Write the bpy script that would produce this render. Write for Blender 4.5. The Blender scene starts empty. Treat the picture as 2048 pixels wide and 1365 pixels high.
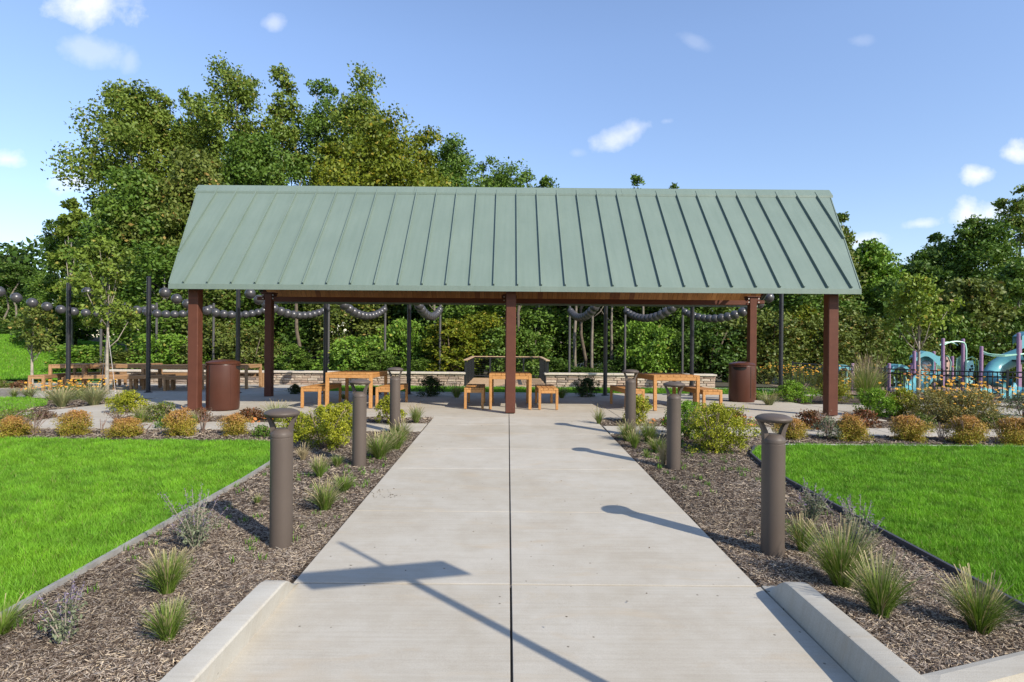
import bpy, math, random
import numpy as np
from mathutils import Vector, Matrix
from mathutils.geometry import delaunay_2d_cdt

random.seed(7)
RNG = np.random.default_rng(11)
SC = bpy.context.scene
COL = SC.collection

# ------------------------------------------------------------------ camera, sky, sun, exposure
F_PX = 1150.0
CAMZ = 1.60
cam_d = bpy.data.cameras.new('camera')
cam = bpy.data.objects.new('camera', cam_d)
COL.objects.link(cam)
cam.location = (0, 0, CAMZ)
ROLL = math.radians(0.45)
cam.rotation_euler = (Matrix.Rotation(math.radians(90), 4, 'X') @ Matrix.Rotation(ROLL, 4, 'Z')).to_euler()
cam_d.sensor_width = 36.0
cam_d.lens = 36.0 * F_PX / 2048.0
cam_d.shift_x = 8.0 / 2048.0
cam_d.clip_start = 0.05
cam_d.clip_end = 1500
SC.camera = cam

SUN_EL = math.radians(35)
sun_d = bpy.data.lights.new('sun', 'SUN')
sun_d.energy = 5.0
sun_d.angle = math.radians(0.5)
sun_d.color = (1.0, 0.92, 0.79)
sun = bpy.data.objects.new('sun', sun_d)
COL.objects.link(sun)
sv = Vector((-math.cos(SUN_EL) * math.sqrt(.5), math.cos(SUN_EL) * math.sqrt(.5), -math.sin(SUN_EL)))
sun.rotation_euler = sv.to_track_quat('-Z', 'Y').to_euler()

world = bpy.data.worlds.new('World')
SC.world = world
world.use_nodes = True
wt = world.node_tree
wt.nodes.clear()


def N(t, kind, **kw):
    n = t.nodes.new(kind)
    for k, v in kw.items():
        setattr(n, k, v)
    return n


def L(t, a, b):
    t.links.new(a, b)


def M_(t, op, a, b=None, c=None, clamp=False):
    n = t.nodes.new('ShaderNodeMath')
    n.operation = op
    n.use_clamp = clamp
    for i, v in enumerate((a, b, c)):
        if v is None:
            continue
        if isinstance(v, (int, float)):
            n.inputs[i].default_value = v
        else:
            t.links.new(v, n.inputs[i])
    return n.outputs[0]


def build_world():
    out = N(wt, 'ShaderNodeOutputWorld')
    bg = N(wt, 'ShaderNodeBackground')
    sky = N(wt, 'ShaderNodeTexSky')
    sky.sky_type = 'NISHITA'
    sky.sun_disc = False
    sky.sun_elevation = SUN_EL
    sky.sun_rotation = math.radians(135)
    sky.altitude = 50
    sky.air_density = 1.0
    sky.dust_density = 0.3
    sky.ozone_density = 1.5
    bg.inputs['Strength'].default_value = 0.15
    tc = N(wt, 'ShaderNodeTexCoord')
    sep = N(wt, 'ShaderNodeSeparateXYZ')
    L(wt, tc.outputs['Generated'], sep.inputs[0])
    x, y, z = sep.outputs
    yy = M_(wt, 'MAXIMUM', y, 0.05)
    u = M_(wt, 'DIVIDE', x, yy)
    v = M_(wt, 'DIVIDE', z, yy)
    comb = N(wt, 'ShaderNodeCombineXYZ')
    L(wt, u, comb.inputs[0])
    L(wt, v, comb.inputs[1])
    no = N(wt, 'ShaderNodeTexNoise')
    no.inputs['Scale'].default_value = 9.0
    no.inputs['Detail'].default_value = 7
    no.inputs['Roughness'].default_value = 0.6
    L(wt, comb.outputs[0], no.inputs['Vector'])
    nz = M_(wt, 'SUBTRACT', no.outputs['Fac'], 0.5)
    mask = None
    # soft fair-weather clouds: (direction x/y, direction z/y, half width, half height, tilt, density)
    clouds = [(190, 5, 120, 62, -.15, .9), (175, 105, 85, 32, .1, .33), (255, 128, 22, 26, 0, .25), (543, 50, 26, 20, 0, .42),
              (12, 327, 48, 22, 0, .85), (150, 372, 62, 36, 0, .8), (1262, 260, 74, 26, -.4, .62), (1330, 240, 30, 12, -.1, .3),
              (2025, 300, 46, 30, .3, 1.0), (1962, 341, 42, 21, 0, .95), (1955, 428, 78, 34, -.2, 1.0), (1838, 441, 46, 13, -.1, .6),
              (1735, 478, 44, 20, -.15, .7), (1385, 80, 30, 14, .4, .15), (1150, 305, 20, 10, 0, .15), (1715, 75, 28, 12, 0, .13)]
    for (px, py, a, b, rot, dens) in clouds:
        u0, v0 = (px - 1016) / F_PX, (682 - py) / F_PX
        a, b = a / F_PX, b / F_PX
        du = M_(wt, 'SUBTRACT', u, u0)
        dv = M_(wt, 'SUBTRACT', v, v0)
        c, s = math.cos(-rot), math.sin(-rot)
        p = M_(wt, 'ADD', M_(wt, 'MULTIPLY', du, c / a), M_(wt, 'MULTIPLY', dv, s / a))
        q = M_(wt, 'ADD', M_(wt, 'MULTIPLY', du, -s / b), M_(wt, 'MULTIPLY', dv, c / b))
        d2 = M_(wt, 'ADD', M_(wt, 'MULTIPLY', p, p), M_(wt, 'MULTIPLY', q, q))
        e = M_(wt, 'SUBTRACT', 1.0, M_(wt, 'SQRT', d2))
        e = M_(wt, 'ADD', e, M_(wt, 'MULTIPLY', nz, 3.2))
        e = M_(wt, 'MULTIPLY', e, 1.05, clamp=True)
        e = M_(wt, 'SMOOTH_MIN', e, .95, .3)
        e = M_(wt, 'MULTIPLY', e, dens)
        mask = e if mask is None else M_(wt, 'MAXIMUM', mask, e)
    front = M_(wt, 'GREATER_THAN', y, 0.05)
    mask = M_(wt, 'MULTIPLY', mask, front)
    # away from the view: the same kind of sparse small clouds
    no2 = N(wt, 'ShaderNodeTexNoise')
    no2.inputs['Scale'].default_value = 5.0
    no2.inputs['Detail'].default_value = 6
    L(wt, tc.outputs['Generated'], no2.inputs['Vector'])
    back = M_(wt, 'MULTIPLY', M_(wt, 'SUBTRACT', no2.outputs['Fac'], 0.62), 6.0, clamp=True)
    back = M_(wt, 'MULTIPLY', back, M_(wt, 'LESS_THAN', y, -0.1))
    mask = M_(wt, 'MAXIMUM', mask, back)
    # slight lift of the blue towards the photograph's pale clear air
    tint = N(wt, 'ShaderNodeMixRGB', blend_type='MULTIPLY')
    tint.inputs[0].default_value = 1.0
    L(wt, sky.outputs[0], tint.inputs[1])
    el = N(wt, 'ShaderNodeMapRange')
    el.inputs['From Min'].default_value = 0.0
    el.inputs['From Max'].default_value = 0.45
    el.inputs['To Min'].default_value = 0.72
    el.inputs['To Max'].default_value = 1.04
    L(wt, z, el.inputs['Value'])
    tv = N(wt, 'ShaderNodeVectorMath', operation='SCALE')
    tv.inputs[0].default_value = SKY_TINT
    L(wt, el.outputs[0], tv.inputs['Scale'])
    L(wt, tv.outputs[0], tint.inputs[2])
    mix = N(wt, 'ShaderNodeMixRGB')
    L(wt, mask, mix.inputs[0])
    L(wt, tint.outputs[0], mix.inputs[1])
    mix.inputs[2].default_value = (6.0, 6.1, 6.5, 1)
    L(wt, mix.outputs[0], bg.inputs['Color'])
    L(wt, bg.outputs[0], out.inputs[0])


SKY_TINT = (1.20, 1.18, 1.26)
build_world()
SC.view_settings.view_transform = 'Standard'
SC.view_settings.look = 'None'
SC.view_settings.exposure = 0.38
SC.view_settings.gamma = 1.0
SC.view_settings.use_curve_mapping = False
SC.render.engine = 'CYCLES'
SC.cycles.max_bounces = 6
SC.cycles.diffuse_bounces = 3
SC.cycles.glossy_bounces = 2
SC.cycles.transmission_bounces = 3
SC.cycles.transparent_max_bounces = 6
SC.cycles.caustics_reflective = False
SC.cycles.caustics_refractive = False


# ------------------------------------------------------------------ ground shape
def sstep(t):
    t = np.clip(t, 0, 1)
    return t * t * (3 - 2 * t)


def gz(X, Y):
    """height of the finished ground"""
    X = np.asarray(X, float)
    Y = np.asarray(Y, float)
    z = np.where(Y < 11.4, 0.02 * (Y - 3.73), 0.02 * (11.4 - 3.73) - 0.02 * (Y - 11.4))
    z = np.where(Y > 24, -0.1 - 0.05 * (np.minimum(Y, 45) - 24) + 0 * Y, z)
    z = z + 2.8 * sstep((-X - 12.5) / 26) * sstep((Y - 18) / 26)
    z = z + .115 * sstep((3.78 - Y) / .5) * sstep((2.7 - np.abs(X - .16)) / 1.2)
    z = z - 0.22 * sstep((X - 9.5) / 5) * sstep((Y - 12.5) / 6)
    return z


def gh(x, y):
    return float(gz(x, y))


CR, SR = math.cos(-ROLL), math.sin(-ROLL)


def unroll(px, py):
    dx, dy = px - 1024.0, py - 682.5
    a = -ROLL
    return 1024 + dx * math.cos(a) - dy * -math.sin(a) * 1.0, 682.5 + dx * math.sin(a) + dy * math.cos(a)


def ray(px, py):
    ux, uy = unroll(px, py)
    return (ux - 1016.0) / F_PX, -(uy - 682.5) / F_PX


def G(px, py):
    """survey: the ground point seen at this spot of the photograph (found by marching along the sight line)"""
    u, v = ray(px, py)
    lo = 1.0
    D = 1.0
    while D < 90:
        if CAMZ + v * D < gh(u * D, D):
            break
        lo = D
        D += 0.1
    hi = D
    for _ in range(20):
        m = (lo + hi) / 2
        if CAMZ + v * m < gh(u * m, m):
            hi = m
        else:
            lo = m
    return (u * hi, hi)


def PX(px, py, D):
    u, v = ray(px, py)
    return Vector((u * D, D, CAMZ + v * D))


# ------------------------------------------------------------------ object helpers
def link(name, me, parent=None, loc=None):
    o = bpy.data.objects.new(name, me)
    COL.objects.link(o)
    if parent is not None:
        o.parent = parent
    if loc is not None:
        o.location = loc
    return o


def tag(o, label=None, cat=None, group=None, kind=None):
    if label:
        o['label'] = label
    if cat:
        o['category'] = cat
    if group:
        o['group'] = group
    if kind:
        o['kind'] = kind
    return o


def thing(name, loc, rz=0, label=None, cat=None, group=None):
    o = link(name, None, None, loc)
    o.rotation_euler = (0, 0, rz)
    o.empty_display_size = .2
    return tag(o, label, cat, group)


KIDS = {}


def copy_tree(o, loc, rz=0, label=None, scale=None):
    c = o.copy()
    COL.objects.link(c)
    c.location = loc
    c.rotation_euler = (0, 0, rz)
    if scale is not None:
        c.scale = scale if hasattr(scale, '__len__') else (scale,) * 3
    if label:
        c['label'] = label
    for ch in list(o.children):
        d = ch.copy()
        COL.objects.link(d)
        d.parent = c
        for g in list(ch.children):
            e = g.copy()
            COL.objects.link(e)
            e.parent = d
    return c


class MB:
    def __init__(s):
        s.v = []
        s.f = []

    def add(s, vs, fs):
        b = len(s.v)
        s.v.extend([tuple(p) for p in vs])
        s.f.extend([tuple(b + i for i in f) for f in fs])
        return s

    def box(s, c, d, rz=0, m=None):
        x, y, z = d[0] / 2, d[1] / 2, d[2] / 2
        vs = [Vector(p) for p in ((-x, -y, -z), (x, -y, -z), (x, y, -z), (-x, y, -z), (-x, -y, z), (x, -y, z), (x, y, z), (-x, y, z))]
        R = Matrix.Rotation(rz, 3, 'Z') if m is None else m
        vs = [R @ p + Vector(c) for p in vs]
        return s.add(vs, [(0, 3, 2, 1), (4, 5, 6, 7), (0, 1, 5, 4), (1, 2, 6, 5), (2, 3, 7, 6), (3, 0, 4, 7)])

    def bbox(s, c, d, b=.004, rz=0):
        """box with chamfered edges"""
        x, y, z = d[0] / 2, d[1] / 2, d[2] / 2
        R = Matrix.Rotation(rz, 3, 'Z')
        vs = []
        idx = {}
        for sx in (-1, 1):
            for sy in (-1, 1):
                for sz in (-1, 1):
                    for k in range(3):
                        p = [sx * (x - b), sy * (y - b), sz * (z - b)]
                        p[k] = (sx * x, sy * y, sz * z)[k]
                        idx[(sx, sy, sz, k)] = len(vs)
                        vs.append(R @ Vector(p) + Vector(c))
        fs = []
        for k in range(3):
            i, j = [(1, 2), (2, 0), (0, 1)][k]
            for sg in (-1, 1):
                q = []
                for a, bb in ((-1, -1), (1, -1), (1, 1), (-1, 1)):
                    t = [0, 0, 0]
                    t[k] = sg
                    t[i] = a
                    t[j] = bb
                    q.append(idx[(t[0], t[1], t[2], k)])
                fs.append(q if sg > 0 else q[::-1])
        for k in range(3):
            i, j = [(1, 2), (2, 0), (0, 1)][k]
            for a in (-1, 1):
                for bb in (-1, 1):
                    q = []
                    for e, kk in ((-1, i), (1, i), (1, j), (-1, j)):
                        t = [0, 0, 0]
                        t[k] = e
                        t[i] = a
                        t[j] = bb
                        q.append(idx[(t[0], t[1], t[2], kk)])
                    fs.append(q if a * bb < 0 else q[::-1])
        for sx in (-1, 1):
            for sy in (-1, 1):
                for sz in (-1, 1):
                    q = [idx[(sx, sy, sz, k)] for k in range(3)]
                    fs.append(q if sx * sy * sz > 0 else q[::-1])
        return s.add(vs, fs)

    def tube(s, pts, r, n=8, cap=True, closed=False):
        pts = [Vector(p) for p in pts]
        rs = r if hasattr(r, '__len__') else [r] * len(pts)
        rings = []
        up = None
        for i, p in enumerate(pts):
            if closed:
                t = pts[(i + 1) % len(pts)] - pts[i - 1]
            else:
                t = pts[min(i + 1, len(pts) - 1)] - pts[max(i - 1, 0)]
            t.normalize()
            if up is None:
                up = Vector((1, 0, 0)) if abs(t.x) < .8 else Vector((0, 1, 0))
            a = t.cross(up)
            if a.length < 1e-5:
                a = t.orthogonal()
            a.normalize()
            b = t.cross(a)
            up = a.cross(t) * -1 if False else b.cross(t) * 0 + up
            rings.append([p + (a * math.cos(2 * math.pi * k / n) + b * math.sin(2 * math.pi * k / n)) * rs[i] for k in range(n)])
        vs = [q for ring in rings for q in ring]
        fs = []
        m = len(pts)
        for i in range(m - 1 if not closed else m):
            j = (i + 1) % m
            for k in range(n):
                l = (k + 1) % n
                fs.append((i * n + k, i * n + l, j * n + l, j * n + k))
        if cap and not closed:
            fs.append(tuple(range(n))[::-1])
            fs.append(tuple((m - 1) * n + k for k in range(n)))
        return s.add(vs, fs)

    def lathe(s, prof, n=32, c=(0, 0, 0)):
        vs = []
        fs = []
        for (r, z) in prof:
            for k in range(n):
                a = 2 * math.pi * k / n
                vs.append((c[0] + r * math.cos(a), c[1] + r * math.sin(a), c[2] + z))
        for i in range(len(prof) - 1):
            for k in range(n):
                l = (k + 1) % n
                fs.append((i * n + k, i * n + l, (i + 1) * n + l, (i + 1) * n + k))
        if prof[0][0] > 1e-4:
            fs.append(tuple(range(n))[::-1])
        if prof[-1][0] > 1e-4:
            fs.append(tuple((len(prof) - 1) * n + k for k in range(n)))
        return s.add(vs, fs)

    def prism(s, poly, depth, m=Matrix.Identity(4)):
        """poly in local xz plane, extruded along local y by depth (centred)"""
        n = len(poly)
        vs = [m @ Vector((p[0], -depth / 2, p[1])) for p in poly] + [m @ Vector((p[0], depth / 2, p[1])) for p in poly]
        fs = [tuple(range(n)), tuple(range(2 * n - 1, n - 1, -1))]
        for k in range(n):
            l = (k + 1) % n
            fs.append((l, k, n + k, n + l))
        return s.add(vs, fs)

    def sheet(s, grid_pts, th=0.0):
        """grid_pts[i][j] vectors -> surface (optionally with thickness along normal approx)"""
        a = len(grid_pts)
        b = len(grid_pts[0])
        vs = [Vector(p) for row in grid_pts for p in row]
        fs = [(i * b + j, i * b + j + 1, (i + 1) * b + j + 1, (i + 1) * b + j) for i in range(a - 1) for j in range(b - 1)]
        return s.add(vs, fs)

    def mesh(s, name, mat, smooth=False, angle=None):
        me = bpy.data.meshes.new(name)
        me.from_pydata(s.v, [], s.f)
        me.validate()
        me.update()
        import bmesh as _b
        bm = _b.new()
        bm.from_mesh(me)
        _b.ops.recalc_face_normals(bm, faces=bm.faces)
        bm.to_mesh(me)
        bm.free()
        if mat is not None:
            for mm in (mat if isinstance(mat, (list, tuple)) else [mat]):
                me.materials.append(mm)
        if smooth:
            me.polygons.foreach_set('use_smooth', [True] * len(me.polygons))
            if angle is not None:
                me.set_sharp_from_angle(angle=angle)
        return me

    def obj(s, name, mat, parent=None, loc=None, smooth=False, angle=.6):
        return link(name, s.mesh(name, mat, smooth, angle), parent, loc)


def np_mesh(name, V, loops, starts, totals, mat, col=None, smooth=False, normals=None):
    me = bpy.data.meshes.new(name)
    me.vertices.add(len(V))
    me.vertices.foreach_set('co', np.ascontiguousarray(V, np.float32).ravel())
    me.loops.add(len(loops))
    me.loops.foreach_set('vertex_index', np.ascontiguousarray(loops, np.int32))
    me.polygons.add(len(starts))
    me.polygons.foreach_set('loop_start', np.ascontiguousarray(starts, np.int32))
    me.polygons.foreach_set('loop_total', np.ascontiguousarray(totals, np.int32))
    me.update(calc_edges=True)
    if col is not None:
        at = me.attributes.new('Col', 'FLOAT_COLOR', 'POINT')
        c4 = np.ones((len(V), 4), np.float32)
        c4[:, :3] = col
        at.data.foreach_set('color', c4.ravel())
    for mm in (mat if isinstance(mat, (list, tuple)) else [mat]):
        me.materials.append(mm)
    return me


# ------------------------------------------------------------------ materials
def new_mat(name):
    m = bpy.data.materials.new(name)
    m.use_nodes = True
    t = m.node_tree
    b = t.nodes['Principled BSDF']
    return m, t, b


def noise(t, scale, detail=4, rough=.55, vec=None, dist=0):
    n = N(t, 'ShaderNodeTexNoise')
    n.inputs['Scale'].default_value = scale
    n.inputs['Detail'].default_value = detail
    n.inputs['Roughness'].default_value = rough
    n.inputs['Distortion'].default_value = dist
    if vec is not None:
        L(t, vec, n.inputs['Vector'])
    return n


def ramp(t, fac, stops):
    r = N(t, 'ShaderNodeValToRGB')
    while len(r.color_ramp.elements) < len(stops):
        r.color_ramp.elements.new(.5)
    for e, (p, c) in zip(r.color_ramp.elements, stops):
        e.position = p
        e.color = (c[0], c[1], c[2], 1)
    L(t, fac, r.inputs[0])
    return r.outputs[0]


def bump(t, b, h, strength=.3, dist=.01):
    bp = N(t, 'ShaderNodeBump')
    bp.inputs['Strength'].default_value = strength
    bp.inputs['Distance'].default_value = dist
    L(t, h, bp.inputs['Height'])
    L(t, bp.outputs[0], b.inputs['Normal'])


def coords(t, kind='Object', scale=None):
    tc = N(t, 'ShaderNodeTexCoord')
    o = tc.outputs[kind]
    if scale is not None:
        mp = N(t, 'ShaderNodeMapping')
        mp.inputs['Scale'].default_value = scale
        L(t, o, mp.inputs[0])
        o = mp.outputs[0]
    return o


def wpos(t, scale=None):
    g = N(t, 'ShaderNodeNewGeometry')
    o = g.outputs['Position']
    if scale is not None:
        mp = N(t, 'ShaderNodeMapping')
        mp.inputs['Scale'].default_value = scale
        L(t, o, mp.inputs[0])
        o = mp.outputs[0]
    return o


def mixc(t, fac, a, b, mode='MIX'):
    m = N(t, 'ShaderNodeMixRGB', blend_type=mode)
    for i, v in ((0, fac), (1, a), (2, b)):
        if isinstance(v, (int, float)):
            m.inputs[i].default_value = v
        elif isinstance(v, tuple):
            m.inputs[i].default_value = (v[0], v[1], v[2], 1)
        else:
            L(t, v, m.inputs[i])
    return m.outputs[0]


def paint(name, c, rough=.5, var=.12, nscale=6, metallic=0, spec=.5, bumpv=.05, spots=None):
    m, t, b = new_mat(name)
    n = noise(t, nscale, 5, .6, wpos(t))
    c1 = tuple(x * (1 - var) for x in c)
    c2 = tuple(min(1, x * (1 + var)) for x in c)
    col = ramp(t, n.outputs[0], [(.3, c1), (.7, c2)])
    if spots:
        n3 = noise(t, 38, 3, .5, wpos(t))
        f = ramp(t, n3.outputs[0], [(.70, (0, 0, 0)), (.74, (1, 1, 1))])
        col = mixc(t, f, col, spots)
    L(t, col, b.inputs['Base Color'])
    b.inputs['Roughness'].default_value = rough
    b.inputs['Metallic'].default_value = metallic
    b.inputs['Specular IOR Level'].default_value = spec
    n2 = noise(t, 60, 3, .5, wpos(t))
    bump(t, b, n2.outputs[0], bumpv, .002)
    return m


def concrete_mat(name, base, warm=.03, lines=True):
    m, t, b = new_mat(name)
    p = wpos(t)
    big = noise(t, .9, 5, .6, p)
    mid = noise(t, 5, 6, .65, p)
    fine = noise(t, 160, 3, .6, p)
    c0 = tuple(x * .90 for x in base)
    c1 = tuple(x * 1.05 for x in base)
    col = ramp(t, big.outputs[0], [(.3, (c0[0] * 1.02, c0[1] * .985, c0[2] * .93)), (.62, c1)])
    col = mixc(t, .55, col, ramp(t, mid.outputs[0], [(.3, (.84, .81, .77)), (.62, (1, 1, 1))]), 'MULTIPLY')
    col = mixc(t, .6, col, ramp(t, fine.outputs[0], [(.3, (.8, .8, .8)), (.6, (1, 1, 1))]), 'MULTIPLY')
    sk = noise(t, 1, 3, .6, wpos(t, (1.5, 42, 1)))
    col = mixc(t, .5, col, ramp(t, sk.outputs[0], [(.32, (.86, .85, .83)), (.6, (1, 1, 1))]), 'MULTIPLY')
    # rusty brown drag stains and small dark specks
    st = noise(t, 1.0, 4, .6, wpos(t, (1.2, 3.5, 1)), 1.2)
    col = mixc(t, ramp(t, st.outputs[0], [(.55, (0, 0, 0)), (.75, (.40, .40, .40))]), col, (.42, .33, .22))
    sp = N(t, 'ShaderNodeTexVoronoi')
    sp.inputs['Scale'].default_value = 6.5
    L(t, p, sp.inputs['Vector'])
    f = ramp(t, sp.outputs['Distance'], [(.035, (1, 1, 1)), (.055, (0, 0, 0))])
    col = mixc(t, f, col, (.17, .15, .12))
    # each slab a touch different
    oi = N(t, 'ShaderNodeObjectInfo')
    col = mixc(t, 1.0, col, ramp(t, oi.outputs['Random'], [(0, (.93, .925, .91)), (1, (1, 1, 1))]), 'MULTIPLY')
    L(t, col, b.inputs['Base Color'])
    b.inputs['Roughness'].default_value = .85
    b.inputs['Specular IOR Level'].default_value = .25
    if lines:
        ln = noise(t, 1, 2, .5, wpos(t, (3, 170, 3)))
        h = M_(t, 'ADD', M_(t, 'MULTIPLY', ln.outputs[0], 1.0), M_(t, 'MULTIPLY', fine.outputs[0], .7))
    else:
        h = fine.outputs[0]
    bump(t, b, h, .5, .002)
    return m


M = {}
M['conc'] = concrete_mat('broomed_concrete', (.452, .423, .366))
M['kerb'] = concrete_mat('kerb_concrete', (.44, .42, .37))
M['joint'] = paint('joint_filler', (.10, .085, .07), .9, .3, 20)
M['asphalt'] = paint('asphalt', (.05, .05, .05), .9, .3, 80, bumpv=.5)


def mulch_mat():
    m, t, b = new_mat('shredded_mulch')
    p = wpos(t)
    n1 = noise(t, 2.0, 4, .6, p)
    mp = wpos(t, (1, 1, 1))
    v = N(t, 'ShaderNodeTexVoronoi')
    v.inputs['Scale'].default_value = 42
    dist = noise(t, 14, 3, .5, p)
    vv = N(t, 'ShaderNodeMixRGB')
    vv.inputs[0].default_value = .06
    L(t, p, vv.inputs[1])
    L(t, dist.outputs['Color'], vv.inputs[2])
    L(t, vv.outputs[0], v.inputs['Vector'])
    sc = N(t, 'ShaderNodeSeparateColor')
    L(t, v.outputs['Color'], sc.inputs[0])
    col = ramp(t, sc.outputs[0], [(0, (.045, .033, .024)), (.5, (.10, .077, .056)), (.85, (.17, .138, .11)), (1, (.26, .22, .18))])
    col = mixc(t, .6, col, ramp(t, n1.outputs[0], [(.35, (.55, .47, .40)), (.65, (1, 1, 1))]), 'MULTIPLY')
    L(t, col, b.inputs['Base Color'])
    b.inputs['Roughness'].default_value = .95
    b.inputs['Specular IOR Level'].default_value = .1
    bump(t, b, v.outputs['Distance'], 1.0, .02)
    return m


M['mulch'] = mulch_mat()


def attr_mat(name, rough=.7, transl=0.0, spec=.2, gain=1.0, oi_var=0.0, backmul=1.0):
    m, t, b = new_mat(name)
    a = N(t, 'ShaderNodeAttribute', attribute_name='Col')
    col = a.outputs['Color']
    if oi_var:
        oi = N(t, 'ShaderNodeObjectInfo')
        col = mixc(t, 1.0, col, ramp(t, oi.outputs['Random'], [(0, (1 - oi_var, 1 - oi_var * .8, 1 - oi_var)), (1, (1, 1, 1))]), 'MULTIPLY')
    L(t, col, b.inputs['Base Color'])
    b.inputs['Roughness'].default_value = rough
    b.inputs['Specular IOR Level'].default_value = spec
    if transl > 0:
        tr = N(t, 'ShaderNodeBsdfTranslucent')
        L(t, mixc(t, 1.0, col, (1.0, 1.05, .55), 'MULTIPLY'), tr.inputs[0])
        mx = N(t, 'ShaderNodeMixShader')
        mx.inputs[0].default_value = transl
        L(t, b.outputs[0], mx.inputs[1])
        L(t, tr.outputs[0], mx.inputs[2])
        out = [n for n in t.nodes if n.type == 'OUTPUT_MATERIAL'][0]
        L(t, mx.outputs[0], out.inputs[0])
    return m


M['leaf'] = attr_mat('leaf', .5, .2, .25, oi_var=.12)
M['blade'] = attr_mat('grass_blade', .55, .3, .2)
M['chip'] = attr_mat('wood_chip', .9, 0, .1)
M['plant'] = attr_mat('plant_leaf', .6, .25, .2)


def lawn_mat():
    m, t, b = new_mat('lawn_turf')
    p = wpos(t)
    n1 = noise(t, 1.1, 4, .6, p)
    n2 = noise(t, 22, 4, .7, wpos(t, (1, .45, 1)))
    col = ramp(t, n2.outputs[0], [(.3, (.06, .15, .010)), (.6, (.125, .27, .018)), (.75, (.18, .34, .035))])
    col = mixc(t, .6, col, ramp(t, n1.outputs[0], [(.35, (.72, .78, .6)), (.6, (1, 1, 1))]), 'MULTIPLY')
    L(t, col, b.inputs['Base Color'])
    b.inputs['Roughness'].default_value = .9
    b.inputs['Specular IOR Level'].default_value = .1
    bump(t, b, n2.outputs[0], .6, .04)
    return m


M['lawn'] = lawn_mat()
M['terrain'] = paint('rough_grass_ground', (.055, .12, .018), .95, .45, 1.2, bumpv=.6)
M['forest'] = paint('leaf_litter', (.055, .045, .02), .95, .5, 1.5, bumpv=.8)
M['steel'] = paint('brown_painted_steel', (.100, .037, .023), .5, .12, 5, spec=.2, spots=(.20, .10, .075))
M['darksteel'] = M['steel']
M['bollard'] = paint('bronze_bollard_paint', (.088, .069, .056), .5, .06, 3, spec=.3)
M['pole'] = paint('black_pole_paint', (.016, .016, .02), .35, .2, 5)
M['ball'] = paint('charcoal_ball', (.055, .053, .055), .33, .15, 9, spec=.6)
M['fence'] = paint('black_fence_paint', (.012, .014, .016), .4, .1, 5)
M['bin'] = paint('brown_bin_paint', (.070, .026, .016), .34, .08, 4, spec=.3)
M['dark'] = paint('dark_inside', (.008, .007, .006), .9, .1, 4)
M['galv'] = paint('bolt_steel', (.45, .42, .40), .4, .1, 5)
M['purple'] = paint('mauve_post', (.27, .16, .26), .45, .08, 5)
M['teal'] = paint('aqua_plastic', (.11, .32, .36), .35, .08, 2)
M['mint'] = paint('mint_metal', (.38, .66, .50), .4, .06, 5)
M['pale'] = paint('pale_aqua_panel', (.35, .66, .62), .45, .06, 5)
M['tan'] = paint('tan_panel', (.46, .31, .24), .6, .12, 6)
M['edging'] = paint('black_edging', (.045, .045, .055), .6, .2, 10)
M['edgegrey'] = paint('grey_metal_edging', (.26, .25, .23), .6, .25, 10)
M['twig'] = paint('twig_bark', (.19, .13, .10), .85, .3, 12)
M['bark'] = paint('pale_bark', (.30, .26, .21), .9, .3, 9, bumpv=.6)
M['darkbark'] = paint('dark_bark', (.11, .085, .06), .9, .4, 5, bumpv=.8)
M['greybark'] = paint('grey_bark', (.27, .25, .21), .9, .4, 4, bumpv=.8)
M['capstone'] = paint('wall_capstone', (.50, .44, .36), .85, .10, 7, bumpv=.4)


def roof_mat():
    m, t, b = new_mat('green_standing_seam_metal')
    p = wpos(t)
    n = noise(t, .8, 4, .55, p)
    n2 = noise(t, 9, 4, .6, wpos(t, (1, .2, .2)))
    col = ramp(t, n.outputs[0], [(.3, (.150, .196, .164)), (.7, (.168, .216, .180))])
    col = mixc(t, .35, col, ramp(t, n2.outputs[0], [(.3, (.85, .88, .86)), (.6, (1, 1, 1))]), 'MULTIPLY')
    oi = N(t, 'ShaderNodeObjectInfo')
    col = mixc(t, 1.0, col, ramp(t, oi.outputs['Random'], [(0, (.95, .96, .95)), (1, (1, 1, 1))]), 'MULTIPLY')
    L(t, col, b.inputs['Base Color'])
    b.inputs['Roughness'].default_value = .42
    b.inputs['Specular IOR Level'].default_value = .5
    n3 = noise(t, 1.6, 3, .5, p)
    bump(t, b, n3.outputs[0], .45, .03)
    n4 = noise(t, 1, 4, .6, wpos(t, (14, .6, .6)))
    col2 = mixc(t, .5, col, ramp(t, n4.outputs[0], [(.3, (.86, .89, .87)), (.6, (1, 1, 1))]), 'MULTIPLY')
    L(t, col2, b.inputs['Base Color'])
    return m


M['roof'] = roof_mat()


def wood_mat(name, c1, c2, c3, scale=(30, 2, 30), kind='Object', rough=.6):
    m, t, b = new_mat(name)
    oi = N(t, 'ShaderNodeObjectInfo')
    mp = N(t, 'ShaderNodeMapping')
    mp.inputs['Scale'].default_value = scale
    L(t, coords(t, kind), mp.inputs[0])
    off = N(t, 'ShaderNodeCombineXYZ')
    L(t, M_(t, 'MULTIPLY', oi.outputs['Random'], 50), off.inputs[0])
    L(t, off.outputs[0], mp.inputs['Location'])
    n = noise(t, 1, 4, .6, mp.outputs[0], .6)
    col = ramp(t, n.outputs[0], [(.25, c1), (.5, c2), (.75, c3)])
    col = mixc(t, 1.0, col, ramp(t, oi.outputs['Random'], [(0, (.82, .80, .78)), (1, (1.0, 1.0, 1.0))]), 'MULTIPLY')
    L(t, col, b.inputs['Base Color'])
    b.inputs['Roughness'].default_value = rough
    b.inputs['Specular IOR Level'].default_value = .35
    bump(t, b, n.outputs[0], .2, .002)
    return m


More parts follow.
